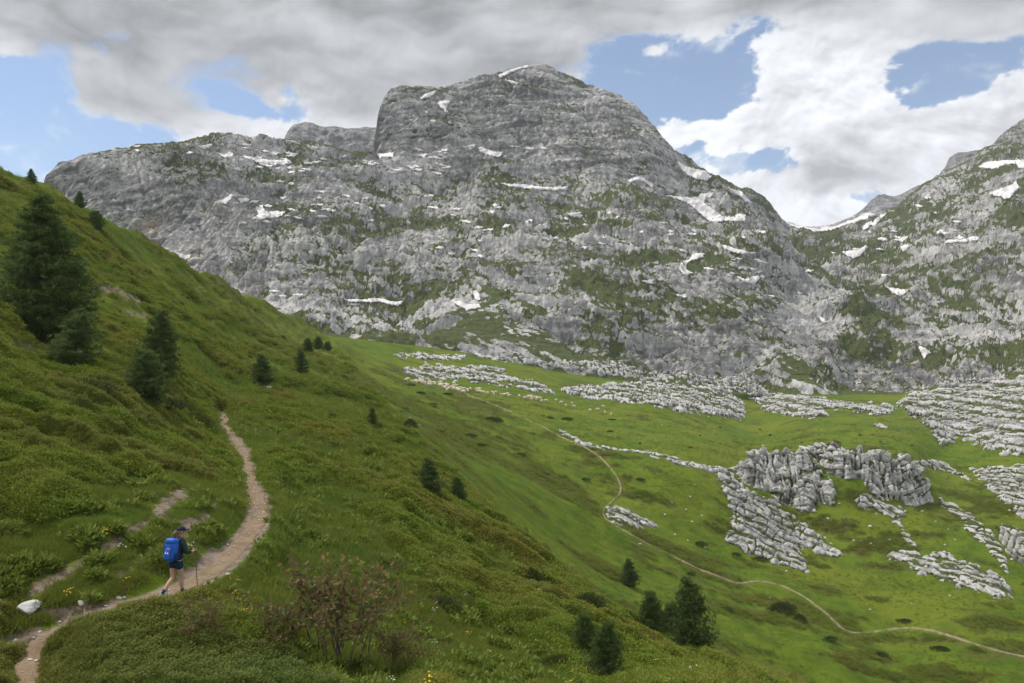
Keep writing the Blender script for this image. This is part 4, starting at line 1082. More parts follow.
tree('mid', 692, 652, 74, 48, 'tallest pine of the clump at the lower right brow of the slope', G1)
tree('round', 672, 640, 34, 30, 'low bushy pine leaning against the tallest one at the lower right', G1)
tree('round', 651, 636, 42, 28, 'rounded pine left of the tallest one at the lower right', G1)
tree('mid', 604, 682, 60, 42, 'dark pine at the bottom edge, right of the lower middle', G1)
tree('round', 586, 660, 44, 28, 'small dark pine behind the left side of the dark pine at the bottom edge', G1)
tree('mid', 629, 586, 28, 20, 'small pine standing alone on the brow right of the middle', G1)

# ------------------------------------------------------------------ bushes: dwarf junipers
def bush_meshes(seed, R_=1.0, H=0.55, n=900, ln=0.17, wd=0.05, spiky=0.8):
    r = np.random.default_rng(seed)
    cl = r.normal(size=(14, 3)); cl[:, 2] = np.abs(cl[:, 2]) * 0.6; cl /= np.linalg.norm(cl, axis=1)[:, None]
    a = r.uniform(0, 6.283, n); k = r.uniform(0, 1, n) ** 0.5; el = r.uniform(0.02, 1.5, n)
    P = np.column_stack([np.cos(a) * np.cos(el) * R_, np.sin(a) * np.cos(el) * R_, np.sin(el) * H]) * (0.55 + 0.45 * k[:, None])
    lob = 1 + 0.28 * perlin(P[:, 0] * 2.2, P[:, 1] * 2.2, P[:, 2] * 2.2, seed)
    P *= lob[:, None]
    D = P / (np.linalg.norm(P, axis=1)[:, None] + 1e-6) * spiky + np.array([0, 0, 0.5]) + r.normal(size=(n, 3)) * 0.5
    V, Fc, tn_ = cards(P, D, ln * r.uniform(0.6, 1.3, n), wd, np.clip(0.25 + 0.5 * r.uniform(size=n), 0, 1), 0, r, 0.35)
    st = MB(); q = np.linspace(0, 1, 4)[:, None]
    st.tube(np.array([0, 0, -0.15]) + q * np.array([0.05, 0.03, H * 0.7]), np.linspace(0.05, 0.012, 4), 6, False)
    return st.mesh('stem', M_BARK), mesh_np('foliage', V, Fc, M_JUN, {'tint': tn_}, False)
BUSH = [bush_meshes(31, 1.0, 0.62, 1500, 0.20, 0.06), bush_meshes(32, 1.0, 0.95, 1500, 0.20, 0.06), bush_meshes(33, 1.0, 0.33, 1300, 0.16, 0.06)]
def bush(k, u, v, wpx, label, group, name='juniper_bush', asp=None, cat='bush'):
    P = pick([u], [v])[0]
    o = empty(name, P - np.array([0, 0, 0.05]), random.uniform(0, 6.28))
    s = wpx * 0.5 * P[1] / F
    o.scale = (s, s * random.uniform(0.45, 0.95), s * (asp or random.uniform(0.8, 1.2)))
    o.rotation_euler = (0, 0, random.uniform(-0.6, 0.6))
    mobj('stem', BUSH[k][0], o); mobj('foliage', BUSH[k][1], o)
    return tag(o, label, cat, group)
GB = 'dark juniper bushes on the slope and meadow'
bush(1, 531, 581, 26, 'twiggy olive bush alone on the bronze slope below the middle of the photo', GB)
bush(0, 588, 610, 40, 'wide dark bush on the slope, left of the pines at the lower right', GB)
bush(0, 783, 612, 27, 'dark round bush in the meadow beside the bend of the lower path', GB)
bush(1, 800, 622, 14, 'small dark bush just right of the round bush by the lower path', GB)
bush(0, 557, 668, 44, 'olive bush at the bottom, left of the dark pine at the bottom edge', GB)
bush(0, 440, 610, 44, 'grey green bush low on the slope, right of the reddish shrub', GB)
bush(2, 130, 393, 60, 'long dark juniper mat hanging over the bank left of the trail, upper end', GB)
bush(2, 165, 408, 50, 'long dark juniper mat over the bank left of the trail, lower end', GB)
bush(2, 85, 390, 56, 'dark juniper mat in front of the small pine below the biggest pine', GB)
bush(0, 186, 398, 14, 'small dark bush right of the rounded young pine', GB)
bush(1, 112, 375, 12, 'little bush in the grass between the biggest pine and the close pair', GB)
bush(0, 262, 477, 12, 'dark bush touching the right edge of the near trail at its bend', GB)
bush(0, 405, 410, 9, 'small dark bush above the lone tiny pine on the middle of the slope', GB)
bush(1, 410, 428, 16, 'dark bush on the slope right of the lone tiny pine', GB)
for (u, v) in [(447,395),(420,394),(462,421),(492,422),(567,420),(612,420),(550,418),(384,455),(397,466),(358,432),(470,437),(520,455),(440,432),(455,470),(480,446),(375,402),(410,386),(432,405)]:
    bush(2, u, v, random.choice([8, 10, 12, 15, 22]), 'flat dark juniper mat on the open grass below the flock', 'flat juniper mats on the open grass')
for (u, v) in [(130,262),(137,266),(112,250),(182,296),(187,299),(222,318),(180,306),(120,312),(192,336),(238,345),(244,343),(282,340),(250,358),(205,372),(345,398)]:
    bush(1, u, v, random.choice([3.5, 4, 5, 6, 9]), 'tiny dark bush dotting the upper left grass slope', 'tiny bushes on the upper left slope')
for (u, v) in [(840,452),(716,470),(690,448),(640,444),(770,436),(860,436),(700,436),(912,446),(880,442),(760,430),(720,428)]:
    bush(1, u, v, random.uniform(2.5, 4.0), 'tiny dark shrub dotting the flat bright meadow behind the crags', 'tiny shrubs on the flat meadow')
for (u, v, w_) in [(880,565,0),(700,545,16),(770,590,0),(830,640,18),(905,622,16),(940,650,18),(760,560,18),(735,556,14),(690,575,12),(725,610,16),(640,480,10),(585,480,12),(610,432,8),(880,655,16)]:
    if w_: bush(2, u, v, w_, 'low olive shrub in the green meadow near the lower path', 'low olive shrubs in the meadow')

# bare reddish shrub near the bottom
def twig_shrub(u, v, hpx, label, seed, name='reddish_shrub', leaves=260):
    r = np.random.default_rng(seed); P = pick([u], [v])[0]
    o = empty(name, P); H = hpx * P[1] / F
    st = MB(); pts = []
    for i in range(7):
        az = r.uniform(0, 6.28); L = H * r.uniform(0.65, 1.05); sp = r.uniform(0.15, 0.5)
        q = np.linspace(0, 1, 6)[:, None]
        b0 = r.normal(size=3) * np.array([.18, .18, 0]) * H
        c = b0 + q * np.array([math.cos(az) * L * sp, math.sin(az) * L * sp, L]) + r.normal(size=(6, 3)) * 0.03 * L * q; c[0, 2] = -0.1
        st.tube(c, np.linspace(0.015, 0.005, 6) * H / 1.6, 5, False)
        for j in range(7):
            f = r.uniform(0.4, 1); k = np.array([np.interp(f, q[:, 0], c[:, a_]) for a_ in range(3)])
            e = k + np.array([r.normal() * .22, r.normal() * .22, r.uniform(0.02, .28)]) * H
            st.tube(np.stack([k, (k + e) / 2 + r.normal(size=3) * 0.02 * H, e]), [0.007 * H / 1.6, 0.005 * H / 1.6, 0.003 * H / 1.6], 4, False)
            pts += [k * (1 - s) + e * s for s in r.uniform(0.2, 1.1, 22)]
    pts = np.array(pts); n = len(pts)
    st.build('stem', M_TWIG, o)
    V, Fc, tn_ = cards(pts + r.normal(size=(n, 3)) * 0.05 * H, r.normal(size=(n, 3)), 0.11 * H / 1.6 * r.uniform(.6, 1.3, n), 0.06 * H / 1.6, r.uniform(0, 1, n), 0, r)
    mobj('foliage', mesh_np('foliage', V, Fc, M_RUST, {'tint': tn_}, False), o)
    return tag(o, label, 'shrub', 'thin reddish shrubs near the bottom')
twig_shrub(345, 664, 96, 'tallest reddish shrub, with grey stems, near the bottom right of the hiker', 41)
twig_shrub(320, 660, 80, 'lower reddish shrub with dark stems, touching the left side of the tall one', 42)
twig_shrub(204, 640, 40, 'small bare reddish shrub below the trail, straight under the hiker', 43)
twig_shrub(398, 676, 50, 'small reddish shrub at the bottom edge, right of the tall reddish one', 44)
# ------------------------------------------------------------------ grass and low shrubs as uncountable cover
def tuft_grass(name, n, L, spread, seed, mat, w=0.012, lean=0.45):
    r = np.random.default_rng(seed)
    P = np.column_stack([r.normal(size=(n, 2)) * spread, np.full(n, -0.03)])
    D = np.column_stack([r.normal(size=(n, 2)) * lean, np.ones(n)])
    V, Fc, t_ = cards(P, D, L * r.uniform(0.5, 1.15, n), w, r.uniform(0, 1, n), 0.05, r)
    return bpy.data.objects.new(name, mesh_np(name, V, Fc, mat, {'tint': t_}, False))
def clump(name, n, R_, H, ln, wd, seed, mat, spray=False):
    r = np.random.default_rng(seed)
    a = r.uniform(0, 6.283, n); rad = np.sqrt(r.uniform(0, 1, n)) * R_
    h = H * (1 - (rad / R_) ** 2) * r.uniform(0.45, 1.05, n)
    P = np.column_stack([np.cos(a) * rad, np.sin(a) * rad, h])
    D = np.column_stack([np.cos(a) * (rad / R_) * (1.3 if spray else 0.9), np.sin(a) * (rad / R_) * (1.3 if spray else 0.9), np.full(n, 0.75)]) + r.normal(size=(n, 3)) * (0.35 if spray else 0.8)
    V, Fc, t_ = cards(P, D, ln * r.uniform(0.6, 1.3, n), wd, np.clip(r.uniform(0, 1.0, n), 0, 1), 0, r, 0.55)
    return bpy.data.objects.new(name, mesh_np(name, V, Fc, mat, {'tint': t_}, False))
SRC = bpy.data.collections.new('tuft_sources')
def source(coll, objs):
    for o in objs: coll.objects.link(o)
    return coll
C_GRASS = source(bpy.data.collections.new('grass_tufts'), [tuft_grass('grass_tuft', 34, 0.34, 0.10, 51, M_GRASS, 0.014), tuft_grass('grass_tuft', 26, 0.26, 0.13, 52, M_GRASS, 0.016, 0.7), tuft_grass('grass_tuft', 44, 0.22, 0.16, 53, M_GRASS, 0.018, 0.9)])
C_BILB = source(bpy.data.collections.new('bilberry_clumps'), [clump('bilberry_clump', 130, 0.26, 0.22, 0.055, 0.034, 54, M_BILB), clump('bilberry_clump', 150, 0.32, 0.17, 0.05, 0.036, 55, M_BILB), clump('bilberry_clump', 110, 0.2, 0.26, 0.06, 0.034, 56, M_BILB)])
C_JUN = source(bpy.data.collections.new('juniper_clumps'), [clump('juniper_clump', 420, 0.34, 0.30, 0.085, 0.024, 57, M_JMAT, False), clump('juniper_clump', 480, 0.42, 0.24, 0.075, 0.024, 58, M_JMAT, True), clump('juniper_clump', 380, 0.28, 0.40, 0.09, 0.026, 59, M_JMAT, False)])
C_DRY = source(bpy.data.collections.new('dry_tufts'), [tuft_grass('dry_tuft', 26, 0.22, 0.08, 60, M_DRY, 0.010, 0.8)])

def off_track(x, y, r=1.3):
    ok = np.ones(len(x), bool)
    for T in TRACKS:
        for a in range(0, len(T), 2): ok &= (x - T[a, 0]) ** 2 + (y - T[a, 1]) ** 2 > r * r
    return ok
def scatter(name, label, coll, P, scale, tint, nsrc, cat='ground cover'):
    n = len(P)
    me = bpy.data.meshes.new(name); me.vertices.add(n); me.vertices.foreach_set('co', np.asarray(P, np.float32).ravel())
    for k, a, ty in (('size', scale, 'FLOAT'), ('yaw', RNG.uniform(0, 6.28, n), 'FLOAT'), ('itint', tint, 'FLOAT'), ('pickid', RNG.integers(0, nsrc, n), 'INT')):
        at = me.attributes.new(k, ty, 'POINT'); at.data.foreach_set('value', np.asarray(a, np.float32 if ty == 'FLOAT' else np.int32))
    o = mobj(name, me)
    ng = bpy.data.node_groups.new(name + '_cover', 'GeometryNodeTree')
    ng.interface.new_socket('Geometry', in_out='INPUT', socket_type='NodeSocketGeometry'); ng.interface.new_socket('Geometry', in_out='OUTPUT', socket_type='NodeSocketGeometry')
    N = ng.nodes; L = ng.links
    gi = N.new('NodeGroupInput'); go = N.new('NodeGroupOutput'); ip = N.new('GeometryNodeInstanceOnPoints'); ci = N.new('GeometryNodeCollectionInfo')
    ci.inputs['Collection'].default_value = coll; ci.inputs['Separate Children'].default_value = True; ci.inputs['Reset Children'].default_value = True
    ip.inputs['Pick Instance'].default_value = True
    def na(nm, ty):
        q = N.new('GeometryNodeInputNamedAttribute'); q.data_type = ty; q.inputs['Name'].default_value = nm; return q.outputs['Attribute']
    cx = N.new('ShaderNodeCombineXYZ'); L.new(na('yaw', 'FLOAT'), cx.inputs[2])
    er = N.new('FunctionNodeEulerToRotation'); L.new(cx.outputs[0], er.inputs[0])
    L.new(gi.outputs[0], ip.inputs['Points']); L.new(ci.outputs[0], ip.inputs['Instance']); L.new(na('pickid', 'INT'), ip.inputs['Instance Index'])
    L.new(er.outputs[0], ip.inputs['Rotation']); L.new(na('size', 'FLOAT'), ip.inputs['Scale']); L.new(ip.outputs[0], go.inputs[0])
    md = o.modifiers.new('cover', 'NODES'); md.node_group = ng
    return tag(o, label, cat, kind='stuff')

# candidate spots over the hill: denser close by
def spots(n, u0=-70, u1=1090, v1=692):
    u = RNG.uniform(u0, u1, n); 
    e = np.interp(u, UC, ve); v = e + (np.maximum(v1, e + 14) - e) * RNG.uniform(0, 1, n)
    d = pick_d(u, v); ok = (v > e + 1.0) & np.isfinite(d) & (d < 260)
    u, v, d = u[ok], v[ok], d[ok]; x = (u - U0) / F * d
    return u, v, np.stack([x, d, ground(x, d)], -1)
def grid_at(A, u, v):
    """hill attribute at pixels"""
    c = np.clip(np.round(col_of(u)).astype(int), 0, NC - 1)
    e = ve[c]; b0 = vb0[c]
    r = np.clip(np.round((b0 - v) / (b0 - e) * (NH - 1)).astype(int), 0, NH - 1)
    return A[r, c]
u, v, P = spots(200000)
d = P[:, 1]
sh = grid_at(shrubH, u, v); so_ = grid_at(soilH, u, v); lu_ = grid_at(lushH, u, v); pdv = grid_at(pd, u, v)
n1 = fbm(P[:, 0] / 2.2, P[:, 1] / 2.2, 0 * d, 3, 800); n2_ = fbm(P[:, 0] / 7, P[:, 1] / 7, 0 * d, 3, 801)
clear = pdv > np.interp(P[:, 1], [15, 24, 45, 80], [0.50, 0.46, 0.42, 0.38]) + 0.12 * n1
thin_ = RNG.uniform(size=len(d)) > sstep(60, 240, d) * 0.92
clear &= thin_
bare = so_ + 0.45 * n1 > 0.42
FG = [(40,690,60,30,1.0),(120,668,60,40,1.2),(200,676,110,40,1.2),(290,700,60,26,.8),(30,690,60,20,.8),(140,640,50,16,.5),(90,430,130,50,.45),(120,395,70,16,.5),(60,520,80,24,.5)]
jn = blobs(u, v, FG) + 0.5 * n2_ + 0.25 * n1
isj = clear & (jn > 0.50) & ~bare & (d < 70)
n3 = fbm(P[:, 0] / 0.9, P[:, 1] / 0.9, 0 * d, 2, 802)
isb = clear & ~isj & ~bare & (sh + 0.55 * n1 + 0.40 * n3 + 0.3 * (RNG.uniform(size=len(d)) - 0.5) > 0.64) & (d < 245)
isg = clear & ~isj & ~isb & ~bare & (d < 245)
far_k = lambda d: np.clip(0.45 + d / 50, 0.75, 2.6)
rr = RNG.uniform(size=len(d))
yel = np.clip(0.5 + 0.8 * n2_ + 0.5 * blobs(u, v, [(30,690,70,24,1.0),(230,660,60,14,.8),(90,460,110,50,.4)]), 0, 1)
# the scrub runs on over the lower edge of the hill into the meadow
uq_ = RNG.uniform(320, 1090, 90000); vq_ = RNG.uniform(338, 690, 90000); dq_ = pick_d(uq_, vq_); eq_ = np.interp(uq_, UC, ve)
kq_ = np.isfinite(dq_) & (dq_ > 90) & (dq_ < 330) & (vq_ < eq_ - 1)
uq_, vq_, dq_ = uq_[kq_], vq_[kq_], dq_[kq_]
cq_ = np.clip(np.round(col_of(uq_)).astype(int), 0, NC - 1)
rq_ = np.clip(np.round((vs[cq_] - vq_) / (vs[cq_] - vb[cq_]) * (NM - 1)).astype(int), 0, NM - 1)
kq_ = shM[rq_, cq_] + RNG.uniform(-0.3, 0.3, len(uq_)) > 0.72
xq_ = (uq_[kq_] - U0) / F * dq_[kq_]; dq_ = dq_[kq_]
_o = off_track(xq_, dq_); xq_, dq_ = xq_[_o], dq_[_o]
PQ_ = np.stack([xq_, dq_, ground(xq_, dq_)], -1)
nq_ = fbm(xq_ / 7, dq_ / 7, 0 * dq_, 3, 801)
scatter('juniper_mat', 'low feathery juniper carpet along the bottom left and on the bank above the trail', C_JUN, P[isj], (0.75 + 0.6 * rr[isj]) * far_k(d[isj]) * 0.9, np.clip(yel[isj] * 0.8 + 0.3 * (RNG.uniform(size=isj.sum()) - .5), 0, 1), 3)
scatter('bilberry_scrub', 'bronze and olive bilberry scrub covering the near slope', C_BILB, np.concatenate([P[isb], PQ_]), np.concatenate([(0.65 + 0.7 * rr[isb]) * far_k(d[isb]), RNG.uniform(0.6, 1.3, len(PQ_)) * np.clip(0.3 + dq_ / 90, 1.2, 2.6)]), np.concatenate([np.clip(0.35 + 0.9 * n2_[isb] + 0.5 * n1[isb], 0, 1), np.clip(0.35 + 0.9 * nq_, 0, 1)]), 3)
scatter('grass', 'lush green meadow grass on the near slope around the trail', C_GRASS, P[isg], (0.55 + 0.6 * rr[isg]) * far_k(d[isg]) * (0.75 + 0.5 * lu_[isg] + 0.5 * n1[isg]), np.clip(0.42 + 0.6 * n2_[isg] + 0.6 * n1[isg] - 0.2 * lu_[isg], 0, 1), 3)
isd = clear & ~isj & (so_ > 0.25) & (rr < 0.12) & (d < 60)
scatter('dry_grass', 'dry straw coloured grass wisps on the bare soil beside the trail', C_DRY, P[isd], 0.6 + 0.5 * rr[isd], rr[isd], 1)
# flowers and broad leaves among the grass, gravel on the trail
def flower(name, seed, mat):
    r = np.random.default_rng(seed); n = 14
    P = np.column_stack([r.normal(size=(n, 2)) * 0.09, r.uniform(0.14, 0.30, n)])
    V, Fc, t_ = cards(P, np.column_stack([r.normal(size=(n, 2)), np.full(n, 0.2)]), 0.045, 0.045, r.uniform(0, 1, n), 0, r, 0.9)
    return bpy.data.objects.new(name, mesh_np(name, V, Fc, mat, {'tint': t_}, False))
M_YEL = simple_mat('yellow_petals', (0.60, 0.42, 0.03), 0.7, 0.15); M_WHT = simple_mat('white_petals', (0.62, 0.62, 0.56), 0.7, 0.1)
C_FLOW = source(bpy.data.collections.new('flower_heads'), [flower('flower_head', 70, M_YEL), flower('flower_head', 71, M_YEL), flower('flower_head', 72, M_WHT)])
isf = (isg | isb) & (d < 60) & (RNG.uniform(size=len(d)) < 0.002)
scatter('wildflowers', 'few small yellow and white wildflowers sprinkled over the near slope', C_FLOW, P[isf], RNG.uniform(0.6, 1.1, isf.sum()), RNG.uniform(size=isf.sum()), 3)
C_BROAD = source(bpy.data.collections.new('broad_leaves'), [clump('broad_leaf_plant', 36, 0.24, 0.22, 0.19, 0.085, 73, M_GRASS, True), clump('broad_leaf_plant', 26, 0.18, 0.34, 0.16, 0.07, 74, M_GRASS, True)])
isw = isg & (d < 70) & (n3 > 0.30) & (RNG.uniform(size=len(d)) < 0.35)
scatter('tall_herbs', 'broad leaved herbs standing in the grass around the trail', C_BROAD, P[isw], RNG.uniform(0.6, 1.2, isw.sum()) * far_k(d[isw]), RNG.uniform(0, 0.8, isw.sum()), 2)
C_GRAV = source(bpy.data.collections.new('gravel_stones'), [bpy.data.objects.new('gravel_stone', BOULDERS[i]) for i in range(4)])
k_ = RNG.integers(0, len(TX), 750); sg_ = RNG.normal(size=len(k_)) * 0.6
nx_, ny_ = np.gradient(TY), -np.gradient(TX); nl_ = np.hypot(nx_, ny_)
gx_, gy_ = TX[k_] + nx_[k_] / nl_[k_] * sg_ * TW[k_] * 1.3, TY[k_] + ny_[k_] / nl_[k_] * sg_ * TW[k_] * 1.3
scatter('trail_gravel', 'loose gravel and small stones strewn along the near trail', C_GRAV, np.stack([gx_, gy_, ground(gx_, gy_) + 0.03], -1), 0.010 + 0.040 * RNG.uniform(size=len(k_)) ** 4, RNG.uniform(size=len(k_)), 4, 'gravel')
# tussocks over the valley meadow
N_ = 60000
um_ = RNG.uniform(330, 1100, N_); vm_ = RNG.uniform(340, 700, N_); dm_ = pick_d(um_, vm_)
e_ = np.interp(um_, UC, ve)
okm = np.isfinite(dm_) & (dm_ > 95) & (dm_ < 330) & (vm_ < np.maximum(e_ - 1, 430))
um_, vm_, dm_ = um_[okm], vm_[okm], dm_[okm]
xm_ = (um_ - U0) / F * dm_; _o = off_track(xm_, dm_, 0.9); xm_, dm_ = xm_[_o], dm_[_o]
nm_ = fbm(xm_ / 9, dm_ / 9, 0 * dm_, 3, 810); kp = nm_ + RNG.uniform(-.5, .5, len(dm_)) > 0.0
Pm_ = np.stack([xm_, dm_, ground(xm_, dm_)], -1)[kp]
scatter('meadow_tussocks', 'coarse grass tussocks all over the valley meadow', C_GRASS, Pm_, RNG.uniform(0.7, 1.7, kp.sum()) * np.clip(dm_[kp] / 170, 0.7, 1.5), np.clip(0.45 + 0.8 * nm_[kp], 0, 1), 3)
print('cover', isj.sum(), isb.sum(), isg.sum(), isd.sum())
# ------------------------------------------------------------------ the flock
M_WOOL = simple_mat('wool', (0.66, 0.56, 0.42), 0.95, 0.2, 6.0)
def sheep_mesh(seed):
    r = np.random.default_rng(seed); mb = MB()
    def fl(v): return v * (1 + 0.07 * perlin(v[:, 0] * 3, v[:, 1] * 3, v[:, 2] * 3, seed))[:, None]
    mb.blob((0, 0, 0.62), (0.50, 0.26, 0.27), 14, 10, fl)                       # deep woolly trunk
    hz = 0.30 if seed % 2 else 0.78                                             # grazing or looking up
    mb.tube([(0.38, 0, 0.70), (0.54, 0, (0.72 + hz) / 2 + 0.04), (0.64, 0, hz)], [0.15, 0.11, 0.08], 8)
    mb.blob((0.70, 0, hz - 0.04), (0.15, 0.075, 0.085), 10, 7)
    for s in (-1, 1): mb.blob((0.62, s * 0.10, hz + 0.03), (0.03, 0.07, 0.025), 6, 4)
    for sx, sy in ((0.30, 0.13), (0.30, -0.13), (-0.30, 0.13), (-0.30, -0.13)):
        k = 0.03 if sx > 0 else -0.05
        mb.tube([(sx, sy, 0.50), (sx + k, sy, 0.24), (sx + (0.01 if sx > 0 else 0.02), sy, -0.02)], [0.075, 0.04, 0.034], 6)
    mb.tube([(-0.48, 0, 0.70), (-0.54, 0, 0.50)], [0.05, 0.03], 6)
    return mb.mesh('sheep', M_WOOL)
SHEEP = [sheep_mesh(s) for s in range(4)]
rs = np.random.default_rng(77)
def sheep(u, v, label, group, s=1.0):
    P = pick([u], [v])[0]
    o = mobj('sheep', SHEEP[rs.integers(4)])
    o.location = P; o.rotation_euler = (0, 0, rs.uniform(0, 6.28)); o.scale = (s, s, s)
    tag(o, label, 'sheep', group)
for i in range(64):
    k = rs.uniform(); u = 412 + 46 * k + rs.normal() * 2.5; v = 381.5 + 8.0 * k + rs.normal() * 1.5
    sheep(u, v, 'cream sheep packed in the dense flock below the left rock ledge', 'sheep packed in the dense flock', 1.45)
for i in range(44):
    k = rs.uniform(); u = 458 + 90 * k + rs.normal() * 3; v = 390 + 11 * k + rs.normal() * 1.2
    sheep(u, v, 'cream sheep in the thin line trailing right from the dense flock', 'sheep in the line trailing from the flock', 1.4)
for (u, v) in [(561,404),(566,407),(572,405),(574,408),(556,402),(590,412),(605,414),(611,416),(598,411),(619,402),(603,408)]:
    sheep(u, v, 'stray cream sheep grazing right of the end of the line', 'stray sheep right of the line', 1.4)
# ------------------------------------------------------------------ the hiker
M_SKIN = simple_mat('skin', (0.50, 0.30, 0.21), 0.55, 0.06, 12.0, 0.35)
M_JACKET = simple_mat('dark_green_jacket', (0.018, 0.035, 0.034), 0.7, 0.25, 10.0)
M_SHORTS = simple_mat('navy_shorts', (0.012, 0.030, 0.075), 0.75, 0.25, 10.0)
M_PACK = simple_mat('blue_nylon', (0.012, 0.105, 0.50), 0.5, 0.15, 14.0, 0.4)
M_PACKD = simple_mat('dark_blue_straps', (0.010, 0.030, 0.12), 0.6, 0.2, 14.0)
M_CAP = simple_mat('navy_cap', (0.010, 0.016, 0.045), 0.7, 0.2, 14.0)
M_HAIR = simple_mat('light_brown_hair', (0.23, 0.135, 0.065), 0.6, 0.35, 30.0)
M_SHOE = simple_mat('grey_shoe', (0.42, 0.41, 0.42), 0.7, 0.2, 14.0)
M_SOLE = simple_mat('shoe_sole', (0.62, 0.60, 0.58), 0.8, 0.1, 14.0)
M_SOCK = simple_mat('navy_sock', (0.020, 0.045, 0.11), 0.9, 0.2, 14.0)
M_POLE = simple_mat('dark_pole', (0.03, 0.03, 0.032), 0.4, 0.1, 14.0, 0.5)
M_RED = simple_mat('red_print', (0.55, 0.04, 0.04), 0.6, 0.05, 14.0)
M_WHITE = simple_mat('white_print', (0.75, 0.75, 0.76), 0.6, 0.03, 14.0)
M_EYE = simple_mat('eye', (0.03, 0.02, 0.018), 0.3, 0.05, 14.0, 0.5)
M_LIP = simple_mat('lip', (0.42, 0.17, 0.14), 0.5, 0.05, 14.0, 0.3)

def skin_body(name, nodes, edges, mat, parent, sub=2, root=0):
    me = bpy.data.meshes.new(name)
    me.from_pydata([n[0] for n in nodes], edges, [])
    o = mobj(name, me, parent)
    md = o.modifiers.new('skin', 'SKIN'); md.use_smooth_shade = True
    if not me.skin_vertices: me.skin_vertices.new() if hasattr(me.skin_vertices, 'new') else None
    lay = me.skin_vertices[0].data
    for i, n in enumerate(nodes):
        r = n[1]; lay[i].radius = (r, r) if np.isscalar(r) else r
        lay[i].use_root = (i == root)
    o.modifiers.new('sub', 'SUBSURF').levels = sub; o.modifiers['sub'].render_levels = sub
    me.materials.append(mat)
    # freeze to a plain mesh
    bpy.context.view_layer.update()
    dg = bpy.context.evaluated_depsgraph_get()
    m2 = bpy.data.meshes.new_from_object(o.evaluated_get(dg))
    o.modifiers.clear(); o.data = m2; m2.name = name
    if not m2.materials: m2.materials.append(mat)
    for p in m2.polygons: p.use_smooth = True
    return o

# local frame: +Y is where she walks, +X her right, z up, feet at 0 (height about 1.70 m)
HK = pick([176], [597])[0]
hz = float(ground(HK[0], HK[1])[0])
walk = R(22)                        # she heads away along the trail, her face turned right
person = empty('person', (HK[0], HK[1], hz + 0.02), -walk)
nodes = []; edges = []
def nd(p, r, prev=None):
    nodes.append((Vector(p), r)); i = len(nodes) - 1
    if prev is not None: edges.append((prev, i))
    return i
pel = nd((0, 0, 0.93), (0.155, 0.115))
wst = nd((0, 0.03, 1.08), (0.125, 0.095), pel)
chs = nd((0, 0.08, 1.28), (0.155, 0.11), wst)
nek = nd((0, 0.11, 1.43), 0.068, chs)
ne2 = nd((0.008, 0.135, 1.50), 0.053, nek)
hd0 = nd((0.015, 0.165, 1.56), (0.070, 0.078), ne2)
hd1 = nd((0.018, 0.165, 1.635), (0.077, 0.094), hd0)
hd2 = nd((0.018, 0.155, 1.70), (0.055, 0.066), hd1)
GRIP = {}
def arm(s, elbow, wrist, palm):
    a = nd((s * 0.165, 0.09, 1.36), 0.056, chs); b = nd(elbow, 0.041, a); b2 = nd(tuple((Vector(elbow) * 0.45 + Vector(wrist) * 0.55)), 0.036, b); c = nd(wrist, 0.026, b2)
    nd(palm, (0.030, 0.040), c)
    GRIP[s] = (Vector(wrist), Vector(palm))
arm(1, (0.275, 0.05, 1.13), (0.255, 0.30, 1.10), (0.250, 0.375, 1.115))
arm(-1, (-0.275, -0.05, 1.13), (-0.270, 0.12, 0.99), (-0.268, 0.185, 0.975))
def leg(s, knee, ankle, heel, toe):
    a = nd((s * 0.090, 0.0, 0.86), 0.092, pel); m = nd(tuple(Vector((s * 0.095, 0, 0.86)) * 0.5 + Vector(knee) * 0.5), 0.080, a)
    b = nd(knee, 0.056, m); cf = nd(tuple(Vector(knee) * 0.66 + Vector(ankle) * 0.34 + Vector((0, -0.018, 0))), 0.056, b); c = nd(ankle, 0.036, cf)
    nd(tuple(Vector(heel) * 0.4 + Vector(toe) * 0.6), (0.036, 0.03), c)
KN_R, AN_R = Vector((0.085, 0.10, 0.47)), Vector((0.075, 0.14, 0.10))       # leading leg
KN_L, AN_L = Vector((-0.08, -0.03, 0.47)), Vector((-0.08, -0.36, 0.175))    # trailing leg, heel lifted
leg(1, KN_R, AN_R, (0.075, 0.11, 0.04), (0.085, 0.30, 0.035))
leg(-1, KN_L, AN_L, (-0.08, -0.42, 0.12), (-0.085, -0.27, 0.03))
body = skin_body('body', nodes, edges, M_SKIN, person)
# face: nose, eyes, mouth, ears
fc = MB()
fc.tube([(0.018, 0.252, 1.635), (0.018, 0.272, 1.605), (0.018, 0.255, 1.592)], [0.010, 0.016, 0.012], 8)
for s in (-1, 1): fc.blob((0.018 + s * 0.078, 0.160, 1.615), (0.012, 0.022, 0.032), 8, 6)
fc.build('nose_and_ears', M_SKIN, person)
ey = MB()
for s in (-1, 1): ey.blob((0.018 + s * 0.031, 0.243, 1.640), (0.012, 0.008, 0.008), 8, 6)
ey.build('eyes', M_EYE, person)
lp = MB(); lp.tube([(-0.006, 0.238, 1.565), (0.018, 0.247, 1.566), (0.042, 0.238, 1.565)], [0.004, 0.008, 0.004], 6); lp.build('mouth', M_LIP, person)
